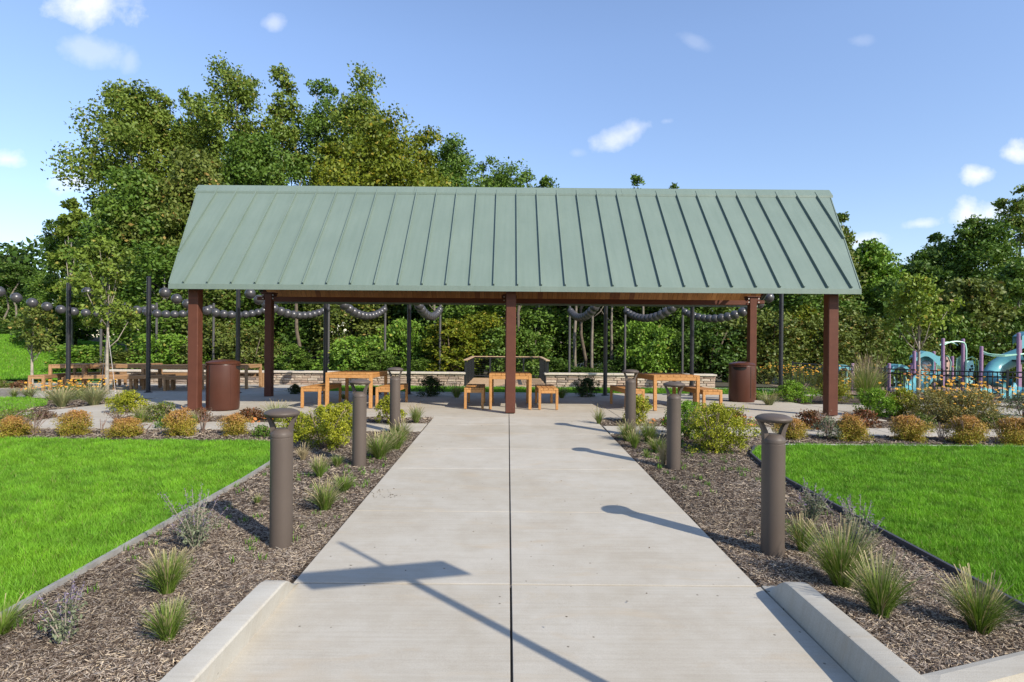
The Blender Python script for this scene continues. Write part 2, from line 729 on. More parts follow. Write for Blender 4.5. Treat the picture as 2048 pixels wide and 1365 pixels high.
M['teak'] = wood_mat('oiled_teak', (.36, .165, .050), (.46, .225, .070), (.54, .28, .10))
M['oldteak'] = wood_mat('weathered_teak', (.24, .13, .06), (.33, .19, .09), (.42, .25, .12))
M['deck'] = wood_mat('deck_boards', (.40, .27, .16), (.50, .34, .20), (.56, .39, .25))
M['rail'] = wood_mat('rail_board', (.42, .28, .17), (.5, .35, .22), (.56, .4, .26))


def soffit_mat():
    m, t, b = new_mat('stained_pine_boards')
    a = N(t, 'ShaderNodeAttribute', attribute_name='Col')
    n = noise(t, 1, 4, .6, wpos(t, (30, 2.5, 2.5)), .8)
    col = mixc(t, .7, a.outputs['Color'], ramp(t, n.outputs[0], [(.3, (.55, .45, .4)), (.6, (1, 1, 1))]), 'MULTIPLY')
    L(t, col, b.inputs['Base Color'])
    b.inputs['Roughness'].default_value = .55
    return m


M['soffit'] = soffit_mat()


def stone_mat():
    m, t, b = new_mat('ledger_stone')
    oi = N(t, 'ShaderNodeObjectInfo')
    col = ramp(t, oi.outputs['Random'], [(0, (.30, .20, .15)), (.2, (.42, .33, .25)), (.4, (.22, .175, .15)), (.6, (.48, .40, .31)), (.8, (.36, .27, .20)), (1, (.52, .45, .36))])
    n = noise(t, 16, 5, .6, wpos(t))
    col = mixc(t, .6, col, ramp(t, n.outputs[0], [(.3, (.62, .6, .6)), (.65, (1, 1, 1))]), 'MULTIPLY')
    L(t, col, b.inputs['Base Color'])
    b.inputs['Roughness'].default_value = .9
    bump(t, b, n.outputs[0], .7, .02)
    return m


M['stone'] = stone_mat()
M['mortar'] = paint('mortar', (.14, .12, .10), .95, .2, 20)

# ------------------------------------------------------------------ ground
def terrain():
    xs = np.unique(np.concatenate([np.linspace(-500, -60, 12), np.arange(-60, -18, 1.5), np.arange(-18, 18, .5), np.arange(18, 60, 1.5), np.linspace(60, 500, 12)]))
    ys = np.unique(np.concatenate([np.linspace(-60, -4, 6), np.arange(-4, 25, .5), [3.73, 11.4], np.arange(25, 70, 1.5), np.linspace(70, 700, 12)]))
    XX, YY = np.meshgrid(xs, ys)
    Z = gz(XX, YY) - .035
    Z = Z - .50 * sstep((3.95 - YY) / .6)
    V = np.stack([XX.ravel(), YY.ravel(), Z.ravel()], 1)
    nx, ny = len(xs), len(ys)
    i = np.arange(nx - 1)[None, :] + np.arange(ny - 1)[:, None] * nx
    i = i.ravel()
    F = np.stack([i, i + 1, i + 1 + nx, i + nx], 1)
    me = np_mesh('ground', V, F.ravel(), np.arange(len(F)) * 4, np.full(len(F), 4), M['terrain'])
    me.polygons.foreach_set('use_smooth', [True] * len(me.polygons))
    tag(link('ground', me), kind='structure')


def inside(poly, P):
    x, y = P[:, 0], P[:, 1]
    r = np.zeros(len(P), bool)
    n = len(poly)
    for k in range(n):
        x1, y1 = poly[k]
        x2, y2 = poly[(k + 1) % n]
        c = ((y1 > y) != (y2 > y))
        with np.errstate(divide='ignore', invalid='ignore'):
            xi = (x2 - x1) * (y - y1) / (y2 - y1 + 1e-12) + x1
        r ^= c & (x < xi)
    return r


def resample(poly, step):
    out = []
    n = len(poly)
    for k in range(n):
        a, b = Vector(poly[k]), Vector(poly[(k + 1) % n])
        m = max(1, int((b - a).length / step))
        for i in range(m):
            out.append(tuple(a + (b - a) * i / m))
    return out


def drape(name, poly, mat, dz, step=.5, kind='structure', parent=None, h=gz):
    pts = resample(poly, step)
    arr = np.array(pts)
    gx = np.arange(arr[:, 0].min(), arr[:, 0].max(), step)
    gy = np.unique(np.concatenate([np.arange(arr[:, 1].min(), arr[:, 1].max(), step), [11.4]]))
    A = np.stack(np.meshgrid(gx, gy), -1).reshape(-1, 2)
    A = A[inside(poly, A)]
    vs = [Vector(p) for p in pts] + [Vector(p) for p in A.tolist()]
    edges = [(i, (i + 1) % len(pts)) for i in range(len(pts))]
    v2, e2, f2, *_ = delaunay_2d_cdt(vs, edges, [], 1, 1e-5)
    mb = MB()
    mb.add([(p.x, p.y, float(h(p.x, p.y)) + dz) for p in v2], [tuple(f) for f in f2])
    o = mb.obj(name, mat, parent, smooth=True, angle=None)
    if kind:
        o['kind'] = kind
    return o


def apron_z(x, y):
    y = np.asarray(y, float)
    return .02 * (y - 3.73)


def slab(parent, poly, h=gz, gap=.0065, top=.020, mat=None):
    """one poured concrete panel with eased edges; poly counter-clockwise"""
    n = len(poly)
    c = Vector((sum(p[0] for p in poly) / n, sum(p[1] for p in poly) / n))

    def inset(d):
        res = []
        for k in range(n):
            a, b, q = Vector(poly[k - 1]), Vector(poly[k]), Vector(poly[(k + 1) % n])
            n1 = (b - a).normalized()
            n2 = (q - b).normalized()
            n1 = Vector((-n1.y, n1.x))
            n2 = Vector((-n2.y, n2.x))
            m = n1 + n2
            m = m / max(.35, m.dot(n1)) if m.length > 1e-6 else n1
            res.append(b + m * d)
        return res
    o0 = inset(gap)
    o1 = inset(gap + .002)
    vs = [(p.x, p.y, float(h(p.x, p.y)) - .03) for p in o0] + [(p.x, p.y, float(h(p.x, p.y)) + top - .002) for p in o0] + [(p.x, p.y, float(h(p.x, p.y)) + top) for p in o1]
    fs = [tuple(range(2 * n, 3 * n))]
    for k in range(n):
        l = (k + 1) % n
        fs.append((k, l, n + l, n + k))
        fs.append((n + k, n + l, 2 * n + l, 2 * n + k))
    mb = MB()
    mb.add(vs, fs)
    return mb.obj('slab', mat or M['conc'], parent)


def grid_slabs(parent, xs, ys, **kw):
    for i in range(len(xs) - 1):
        for j in range(len(ys) - 1):
            slab(parent, [(xs[i], ys[j]), (xs[i + 1], ys[j]), (xs[i + 1], ys[j + 1]), (xs[i], ys[j + 1])], **kw)


terrain()
# the big mulched planting beds round the paths
drape('mulch_bed', [(-8.4, 2.30), (-1.45, 2.30), (-1.45, 3.40), (-1.39, 3.72), (1.64, 3.72), (1.76, 3.45), (1.76, 2.50), (10.4, 4.96), (16, 5.1), (16, 15), (14, 17.2), (6.8, 17.2), (6.8, 16.7), (-6, 16.7), (-8, 17.5), (-16, 17.5), (-16, 2.5)], M['mulch'], 0.0, .5)

# lawns
LAWN_L = [(-13, 2.55), (-8.3, 2.35), (-2.87, 2.33), (-2.87, 6.3), (-2.90, 7.0), (-2.97, 7.6), (-3.15, 8.1), (-3.5, 8.37), (-8, 8.42), (-13, 8.4)]
LAWN_R = [(3.12, 2.96), (10.4, 5.0), (13, 5.2), (13, 8.30), (4.6, 8.42), (3.95, 8.4), (3.55, 8.2), (3.28, 7.7), (3.16, 7.0), (3.12, 6.3)]
drape('lawn', LAWN_L, M['lawn'], .012, .5)
drape('lawn', LAWN_R, M['lawn'], .012, .5)
LAWN_I = [G(-60, 797), G(60, 797), G(98, 803), G(96, 812), G(50, 822), G(0, 832), G(-60, 845)]
drape('lawn', LAWN_I[::-1], M['lawn'], .012, .4)
LAWN_B = [(-6.2, 17.25), (-5.0, 17.15), (9.2, 17.15), (9.6, 17.8), (9.0, 19.6), (7.9, 20.0), (-5.2, 20.0), (-6.6, 19.2)]
drape('lawn', LAWN_B, M['lawn'], .012, .5)
drape('lawn', [(-60, 21.8), (-16.8, 21.8), (-15.4, 23.5), (-14.2, 27), (-16, 33), (-24, 44), (-60, 50)], M['lawn'], .02, 1.0)
drape('forest_floor', [(-14.2, 21.5), (30, 21.5), (60, 30), (60, 75), (-60, 75), (-60, 50), (-24, 44), (-16, 33), (-14, 27)], M['forest'], .01, 1.5)

# road and kerbs
mb = MB()
mb.add([(-30, -14, -.075), (30, -14, -.075), (30, 2.0, -.075), (-30, 2.0, -.075)], [(0, 1, 2, 3)])
tag(mb.obj('road', M['asphalt']), kind='structure')
mb = MB()
mb.add([(-30, 1.9, -.052), (30, 1.9, -.052), (30, 3.3, -.052), (2.6, 2.9, -.052), (1.72, 2.5, -.052), (-1.4, 2.3, -.052), (-30, 2.3, -.052)], [(0, 1, 2, 3, 4, 5, 6)])
tag(mb.obj('gutter', M['kerb']), kind='structure')

WXL, WXR, WXC = -1.385, 1.635, .03
walk = drape('walkway', [(WXL + .01, 3.70), (WXR - .01, 3.70), (WXR - .01, 10.84), (WXL + .01, 10.84)], M['joint'], .004, 1.0)
ys = [3.73, 4.60, 5.52, 6.60, 7.85, 9.0, 9.40, 10.1, 10.85]
ys = [3.73, 5.22, 6.82, 7.98, 9.13, 9.98, 10.82]
grid_slabs(walk, [WXL, WXC, WXR], ys)
mb = MB()
mb.add([(-1.40, 2.0, float(apron_z(0, 2.0)) - .003), (1.71, 2.0, float(apron_z(0, 2.0)) - .003), (1.66, 3.74, -.01), (-1.38, 3.74, -.01)], [(0, 1, 2, 3)])
apron = tag(mb.obj('apron', M['joint']), kind='structure')
for (xa, xb, xc, xd) in ((-1.385, WXC, WXC, -1.36), (WXC, 1.655, 1.675, WXC)):
    slab(apron, [(xd, 2.0), (xc, 2.0), (xb, 3.73), (xa, 3.73)], h=apron_z)


def kerb_run(name, label, prof, ys_, zend):
    """kerb along Y: prof(y) -> list of (x, z) cross-section points"""
    rows = []
    for y in ys_:
        rows.append([Vector((x, y, z)) for (x, z) in prof(y)])
    mb_ = MB()
    mb_.sheet(rows)
    n = len(rows[0])
    mb_.add(rows[-1] + [Vector((rows[-1][0].x, rows[-1][0].y, -.3)), Vector((rows[-1][-1].x, rows[-1][-1].y, -.3))], [tuple([n + 1] + list(range(n - 1, -1, -1)) + [n][:0] + [n])])
    return mb_


def lprof(y):
    t = float(sstep((3.73 - y) / .30))
    zt = .150 * t + .021 * (1 - t)
    zb = float(apron_z(0, y)) + .018
    s = .05 * (1 - t)
    return [(-1.470 + s * 1.6, -.25), (-1.470 + s * 1.6, zt - .008), (-1.463 + s * 1.6, zt), (-1.340 - s * .3, zt), (-1.331 - s * .3, zt - .003), (-1.326 - s * .3, zt - .014 * t), (-1.352, zb), (-1.352, zb - .1)]


def rprof(y):
    t = float(sstep((3.75 - y) / .28))
    zt = .150 * t + .021 * (1 - t)
    s = .05 * (1 - t)
    zb = float(apron_z(0, y)) + .018
    return [(1.665, zb - .1), (1.665, zb), (1.693 + s * .3, zt - .014 * t), (1.698 + s * .3, zt - .003), (1.707 + s * .3, zt), (1.822 - s * 1.6, zt), (1.829 - s * 1.6, zt - .008), (1.829 - s * 1.6, -.25)]


kl = thing('kerb', (0, 0, 0), 0, 'pale concrete kerb flaring along the left side of the walkway apron', 'kerb')
kerb_run('k', '', lprof, [2.30, 2.6, 2.9, 3.2, 3.42, 3.48, 3.54, 3.60, 3.66, 3.72], 0).obj('kerb_stone', M['kerb'], kl, smooth=True, angle=.35)
mb = MB()
mb.box((-4.92, 2.20, -.00), (6.92, .14, .30), math.radians(.8))
mb.obj('kerb_stone', M['kerb'], kl)
kr = thing('kerb', (0, 0, 0), 0, 'pale concrete kerb along the right side of the walkway apron, with a joint at its corner', 'kerb')
kerb_run('k', '', rprof, [2.40, 2.7, 2.9, 3.2, 3.46, 3.52, 3.58, 3.64, 3.70, 3.745], 0).obj('kerb_stone', M['kerb'], kr, smooth=True, angle=.35)
a_ = math.atan2(.24, .74)
mb = MB()
P0 = Vector((1.829, 2.535))
dirv = Vector((math.cos(a_), math.sin(a_)))
nrm = Vector((dirv.y, -dirv.x))
L2 = 9.0
q = [P0, P0 + dirv * L2, P0 + dirv * L2 + nrm * .14, P0 + nrm * .14]
q[3] = Vector((1.70, 2.37))
mb.add([(p.x, p.y, -.28) for p in q] + [(p.x, p.y, .142) for p in q] + [(p.x + (c.x - p.x) * .02, p.y + (.008 if i < 2 else .010) * (-1 if i < 2 else 1), .150) for i, p in enumerate(q) for c in [sum(q, Vector((0, 0))) / 4]],
       [(0, 1, 5, 4), (1, 2, 6, 5), (2, 3, 7, 6), (3, 0, 4, 7), (4, 5, 9, 8), (5, 6, 10, 9), (6, 7, 11, 10), (7, 4, 8, 11), (8, 9, 10, 11)])
mb.obj('kerb_stone', M['kerb'], kr)

# cross path
cross_l = drape('footpath', [(-14, 9.36), (-1.40, 9.36), (-1.40, 10.04), (-14, 10.04)], M['joint'], .004, 1.0)
xs = [-14 + i * 1.575 for i in range(8)] + [-1.40]
grid_slabs(cross_l, xs, [9.33, 10.07])
cross_r = drape('footpath', [(1.65, 9.26), (14, 9.26), (14, 9.92), (1.65, 9.92)], M['joint'], .004, 1.0)
grid_slabs(cross_r, [1.65 + i * 1.545 for i in range(9)], [9.23, 9.95])
# branch path on the left, curving up to the rear plaza
bl = [(-10.2, 10.07), (-6.85, 10.07)]
rows = [((-11.0, 10.07), (-6.9, 10.07)), ((-9.55, 10.55), (-7.1, 10.62)), ((-8.95, 11.4), (-7.12, 11.4)), ((-8.85, 12.4), (-7.08, 12.4)), ((-8.8, 13.3), (-7.05, 13.3)), ((-8.6, 14.3), (-7.05, 14.3))]
pb = thing('footpath', (0, 0, 0))
pb['kind'] = 'structure'
for (a1, b1), (a2, b2) in zip(rows[:-1], rows[1:]):
    slab(pb, [a1, b1, b2, a2])
# patio under the pavilion
PXS = [-7.05, -4.6, -2.1, .03, 2.15, 4.7, 7.15]
PYS = [10.82, 12.75, 14.7, 16.75]
patio = drape('patio', [(-7.04, 10.83), (7.14, 10.83), (7.14, 16.74), (-7.04, 16.74)], M['joint'], .004, 1.0)
grid_slabs(patio, PXS, PYS)
# kerb strip behind the patio
strip = drape('footpath', [(-7.0, 16.75), (7.1, 16.75), (7.1, 17.1), (-7.0, 17.1)], M['joint'], -.01, 1.0)
grid_slabs(strip, PXS, [16.80, 17.12], top=.03)
# rear plaza on the left, and the strip before the wall
plaza = drape('plaza', [(-15.9, 15.6), (-12.5, 14.4), (-7.06, 14.31), (-7.06, 17.0), (-6.8, 19.0), (-5.0, 20.02), (1.0, 20.03), (1.0, 20.36), (-16, 20.36)], M['joint'], .004, .8)
grid_slabs(plaza, [-14.0, -12.4, -10.6, -8.8, -7.06], [14.32, 15.8, 17.4, 18.9, 20.36])
slab(plaza, [(-16.5, 15.8), (-14.0, 15.8), (-14.0, 17.4), (-16.5, 17.4)])
grid_slabs(plaza, [-16.5, -14.0], [17.4, 18.9, 20.36])
slab(plaza, [(-7.06, 17.2), (-6.75, 17.3), (-6.9, 19.2), (-5.4, 20.02), (-5.4, 20.36), (-7.06, 20.36)])
grid_slabs(plaza, [-5.4, -3.5, -1.5, .5, 2.4, 4.4, 6.4, 8.2], [20.02, 20.36])
lp = thing('footpath', (0, 0, 0))
lp['kind'] = 'structure'
c = [G(-60, 781), G(0, 780), G(60, 776), G(100, 773)]
d = [G(-60, 797), G(0, 796), G(60, 793), G(105, 790)]
for k in range(3):
    slab(lp, [d[k], d[k + 1], c[k + 1], c[k]])
# path to the playground on the right
rp = thing('footpath', (0, 0, 0))
rp['kind'] = 'structure'
R = [((9.3, 9.95), (11.6, 9.95)), ((9.5, 10.9), (11.4, 10.9)), ((9.5, 12.0), (11.5, 12.2)), ((9.0, 13.2), (11.7, 13.6)), ((8.3, 14.2), (12.0, 14.9))]
for (a1, b1), (a2, b2) in zip(R[:-1], R[1:]):
    slab(rp, [a1, b1, b2, a2])
slab(rp, [(7.16, 11.9), (8.7, 12.4), (8.9, 13.2), (8.3, 14.1), (7.16, 13.9)])
slab(rp, [(12.0, 14.9), (16, 15.6), (16, 16.4), (11.8, 15.7)])
slab(rp, [(8.3, 17.2), (9.6, 17.0), (10.4, 18.4), (9.3, 19.8), (8.4, 20.1)])
drape('play_surface', [(9.8, 19.0), (13.0, 17.6), (15.4, 16.6), (30, 16.6), (34, 30), (12, 30)], paint('bark_play_surface', (.25, .17, .12), .95, .3, 6), .015, 1.0)


# edging strips along the lawns
def edging(label, pts, mat, w, z1):
    t = thing('edging', (0, 0, 0), 0, label, 'edging')
    for a, b in zip(pts[:-1], pts[1:]):
        a, b = Vector(a), Vector(b)
        d_ = (b - a)
        mid = (a + b) / 2
        mb_ = MB()
        z = gh(mid.x, mid.y)
        sl = math.atan2(gh(b.x, b.y) - gh(a.x, a.y), d_.length)
        rot = Matrix.Rotation(math.atan2(d_.y, d_.x), 3, 'Z') @ Matrix.Rotation(-sl, 3, 'Y')
        mb_.box((mid.x, mid.y, z + z1 / 2 - .03), (d_.length + .004, w, z1 + .06), m=rot)
        mb_.obj('edging_strip', mat, t)


edging('thin grey edging between the left lawn and the mulch bed', [(-2.86, 1.9), (-2.86, 4.1), (-2.86, 6.3), (-2.89, 7.0), (-2.96, 7.6), (-3.14, 8.1), (-3.4, 8.34)], M['edgegrey'], .03, .045)
edging('black plastic edging between the right lawn and the mulch bed', [(3.10, 2.94), (3.10, 4.6), (3.10, 6.3), (3.14, 7.0), (3.26, 7.7), (3.53, 8.2)], M['edging'], .025, .055)
edging('white edging strip at the far side of the right lawn', [(3.95, 8.42), (6.5, 8.42), (9.5, 8.38), (13, 8.33)], paint('white_edge', (.5, .48, .45), .8), .035, .03)


# ------------------------------------------------------------------ small ground cover made of many loose pieces
def blades(name, P, hgt, wid, cols, mat, three=True, lean=.5, zoff=.01):
    n = len(P)
    r = RNG
    a = r.uniform(0, 2 * np.pi, n)
    h = hgt * r.uniform(.6, 1.25, n)
    w = wid * r.uniform(.7, 1.3, n) * .5
    ln = lean * h * r.uniform(.1, 1.0, n)
    la = r.uniform(0, 2 * np.pi, n)
    z = gz(P[:, 0], P[:, 1]) + zoff
    ca, sa = np.cos(a), np.sin(a)
    dx, dy = np.cos(la) * ln, np.sin(la) * ln
    b1 = np.stack([P[:, 0] - ca * w, P[:, 1] - sa * w, z], 1)
    b2 = np.stack([P[:, 0] + ca * w, P[:, 1] + sa * w, z], 1)
    tp = np.stack([P[:, 0] + dx, P[:, 1] + dy, z + h * .95], 1)
    if three:
        m1 = np.stack([P[:, 0] - ca * w * .8 + dx * .3, P[:, 1] - sa * w * .8 + dy * .3, z + h * .55], 1)
        m2 = np.stack([P[:, 0] + ca * w * .8 + dx * .3, P[:, 1] + sa * w * .8 + dy * .3, z + h * .55], 1)
        V = np.stack([b1, b2, m2, m1, tp], 1).reshape(-1, 3)
        base = np.arange(n) * 5
        loops = np.stack([base, base + 1, base + 2, base + 3, base + 3, base + 2, base + 4], 1).ravel()
        tot = np.tile([4, 3], n)
        st = np.concatenate([[0], np.cumsum(tot)[:-1]])
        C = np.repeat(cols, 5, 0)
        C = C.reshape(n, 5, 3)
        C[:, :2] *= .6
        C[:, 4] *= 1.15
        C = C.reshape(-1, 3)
    else:
        V = np.stack([b1, b2, tp], 1).reshape(-1, 3)
        loops = np.arange(n * 3)
        tot = np.full(n, 3)
        st = np.arange(n) * 3
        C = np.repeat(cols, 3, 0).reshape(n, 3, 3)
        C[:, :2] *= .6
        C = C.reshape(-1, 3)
    me = np_mesh(name, V, loops, st, tot, mat, C)
    return tag(link(name, me), kind='stuff')


def scatter(poly, n, lim=None):
    arr = np.array(poly)
    lo, hi = arr.min(0), arr.max(0)
    if lim is not None:
        lo = np.maximum(lo, lim[0])
        hi = np.minimum(hi, lim[1])
    P = RNG.uniform(lo, hi, (n, 2))
    return P[inside(poly, P)]


def vnoise(P, s, seed=0):
    """cheap smooth value noise 0..1"""
    r = np.random.default_rng(seed)
    T = r.uniform(0, 1, (64, 64))
    q = P * s
    i = np.floor(q).astype(int)
    f = q - i
    f = f * f * (3 - 2 * f)
    g = lambda a, b: T[a % 64, b % 64]
    return (g(i[:, 0], i[:, 1]) * (1 - f[:, 0]) * (1 - f[:, 1]) + g(i[:, 0] + 1, i[:, 1]) * f[:, 0] * (1 - f[:, 1]) + g(i[:, 0], i[:, 1] + 1) * (1 - f[:, 0]) * f[:, 1] + g(i[:, 0] + 1, i[:, 1] + 1) * f[:, 0] * f[:, 1])


def grass_cols(P, bright=1.0):
    t = vnoise(P, 1.3, 3) * .4 + vnoise(P, 5.5, 4) * .6
    tuft = vnoise(P * np.array([1, 1.6]), 7.0, 21) * .6 + vnoise(P, 15, 22) * .4
    u = RNG.uniform(0, 1, len(P))
    c = np.stack([.100 + .085 * t + .05 * u, .255 + .145 * t + .07 * u, .018 + .018 * u], 1)
    c *= (.62 + .72 * np.clip(tuft * 1.3, 0, 1))[:, None]  # shadows between the grass clumps painted into the blade colour
    dry = RNG.uniform(0, 1, len(P)) < .03
    c[dry] = (.30, .30, .10)
    return c * bright


def lawn_blades(poly, side):
    P = scatter(poly, 900000, ([-9.3, 2.2], [9.6, 8.5]))
    D = P[:, 1]
    keep = np.abs(P[:, 0]) < .93 * D + 1.0
    P = P[keep]
    D = P[:, 1]
    dens = np.where(D < 5, 1.0, np.clip(1.0 - (D - 5) * .16, .45, 1))
    P = P[RNG.uniform(0, 1, len(P)) < dens * .62]
    k = vnoise(P, 3.0, 9) * .4 + (vnoise(P * np.array([1, 1.6]), 7.0, 21) * .6 + vnoise(P, 15, 22) * .4) * 1.0
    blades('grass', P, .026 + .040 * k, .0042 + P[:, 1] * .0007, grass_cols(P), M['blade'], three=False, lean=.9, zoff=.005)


lawn_blades(LAWN_L, 'left')
lawn_blades(LAWN_R, 'right')
P = scatter(LAWN_B, 26000)
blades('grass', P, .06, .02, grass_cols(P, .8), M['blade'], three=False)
P = scatter(LAWN_I, 16000)
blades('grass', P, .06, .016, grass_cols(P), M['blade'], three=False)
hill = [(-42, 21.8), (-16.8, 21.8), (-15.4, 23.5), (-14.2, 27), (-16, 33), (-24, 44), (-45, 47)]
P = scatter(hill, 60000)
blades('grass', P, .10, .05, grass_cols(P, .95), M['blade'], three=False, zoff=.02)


def chips():
    sets = []
    for poly, n, s in (([(-2.84, 2.33), (-1.475, 2.33), (-1.475, 3.45), (-1.42, 3.74), (-1.40, 5.2), (-2.84, 5.2)], 56000, .66), ([(-2.84, 5.2), (-1.40, 5.2), (-1.40, 9.3), (-3.9, 9.3), (-3.4, 8.1), (-2.9, 7.0)], 28000, .85),
                       ([(1.835, 2.56), (3.09, 2.94), (3.09, 5.2), (1.65, 5.2), (1.67, 3.78), (1.835, 3.5)], 50000, .66), ([(1.65, 5.2), (3.09, 5.2), (3.15, 7.0), (3.5, 8.1), (3.9, 8.35), (3.9, 9.2), (1.65, 9.2)], 28000, .85),
                       ([(-11, 8.45), (-3.4, 8.45), (-3.4, 9.3), (-11, 9.3)], 9000, 1.6), ([(3.9, 8.5), (11, 8.45), (11, 9.2), (3.9, 9.2)], 9000, 1.6),
                       ([(-6.9, 10.1), (-1.4, 10.1), (-1.4, 10.8), (-6.9, 10.8)], 5000, 1.6), ([(1.65, 9.98), (9.2, 9.98), (9.3, 10.8), (1.65, 10.8)], 6000, 1.6), ([(7.2, 10.8), (9.4, 10.8), (9.3, 12.2), (7.2, 11.8)], 2500, 1.8),
                       ([(-12, 10.3), (-9.7, 10.6), (-9.1, 11.6), (-9.0, 13.5), (-12, 13.5)], 3500, 2.0)):
        P_ = scatter(poly, int(n * .92))
        sets.append((P_, np.full(len(P_), s)))
    P = np.concatenate([a for a, _ in sets])
    S = np.concatenate([b for _, b in sets])
    n = len(P)
    a = RNG.uniform(0, np.pi * 2, n)
    tilt = RNG.normal(0, .30, n)
    roll = RNG.normal(0, .5, n)
    ln = RNG.gamma(2.0, .0082, n) * S + .005
    w = RNG.uniform(.0014, .0040, n) * S
    lump = vnoise(P, 6, 5) * .016 + vnoise(P, 17, 8) * .010
    z = gz(P[:, 0], P[:, 1]) + .002 + lump * RNG.uniform(.2, 1.0, n)
    d = np.stack([np.cos(a) * np.cos(tilt), np.sin(a) * np.cos(tilt), np.sin(tilt)], 1)
    s0 = np.stack([-np.sin(a) * np.cos(roll), np.cos(a) * np.cos(roll), np.sin(roll)], 1)
    c = np.stack([P[:, 0], P[:, 1], z + .004], 1)
    up = np.cross(d, s0)
    V = np.stack([c - d * ln[:, None] - s0 * w[:, None], c - d * ln[:, None] + s0 * w[:, None], c + d * ln[:, None] * .9 + s0 * w[:, None] * .6, c + d * ln[:, None] - s0 * w[:, None] * .6, c - d * ln[:, None] * .9 + up * w[:, None] * 1.2, c + d * ln[:, None] * .8 + up * w[:, None] * 1.2], 1)
    b = np.arange(n)[:, None] * 6
    loops = np.concatenate([b + np.array([[0, 4, 5, 3]]), b + np.array([[4, 1, 2, 5]])], 1).ravel()
    st = np.arange(2 * n) * 4
    tot = np.full(2 * n, 4)
    t = RNG.uniform(0, 1, n)
    pal = np.array([[.075, .054, .040], [.13, .098, .074], [.19, .15, .118], [.26, .215, .175], [.35, .30, .245], [.42, .34, .24]])
    k = np.clip((t ** 1.45 * 6).astype(int), 0, 5)
    C = pal[k] * RNG.uniform(.8, 1.15, (n, 1))
    tone = vnoise(P, 1.2, 12)
    C = C * (.62 + .62 * tone[:, None])
    fade = np.clip(1.2 - 0 * P[:, 1], 1, 1.2)
    me = np_mesh('mulch', V.reshape(-1, 3), loops, st, tot, M['chip'], np.repeat(C * 1.1, 6, 0))
    tag(link('mulch', me), kind='stuff')


chips()

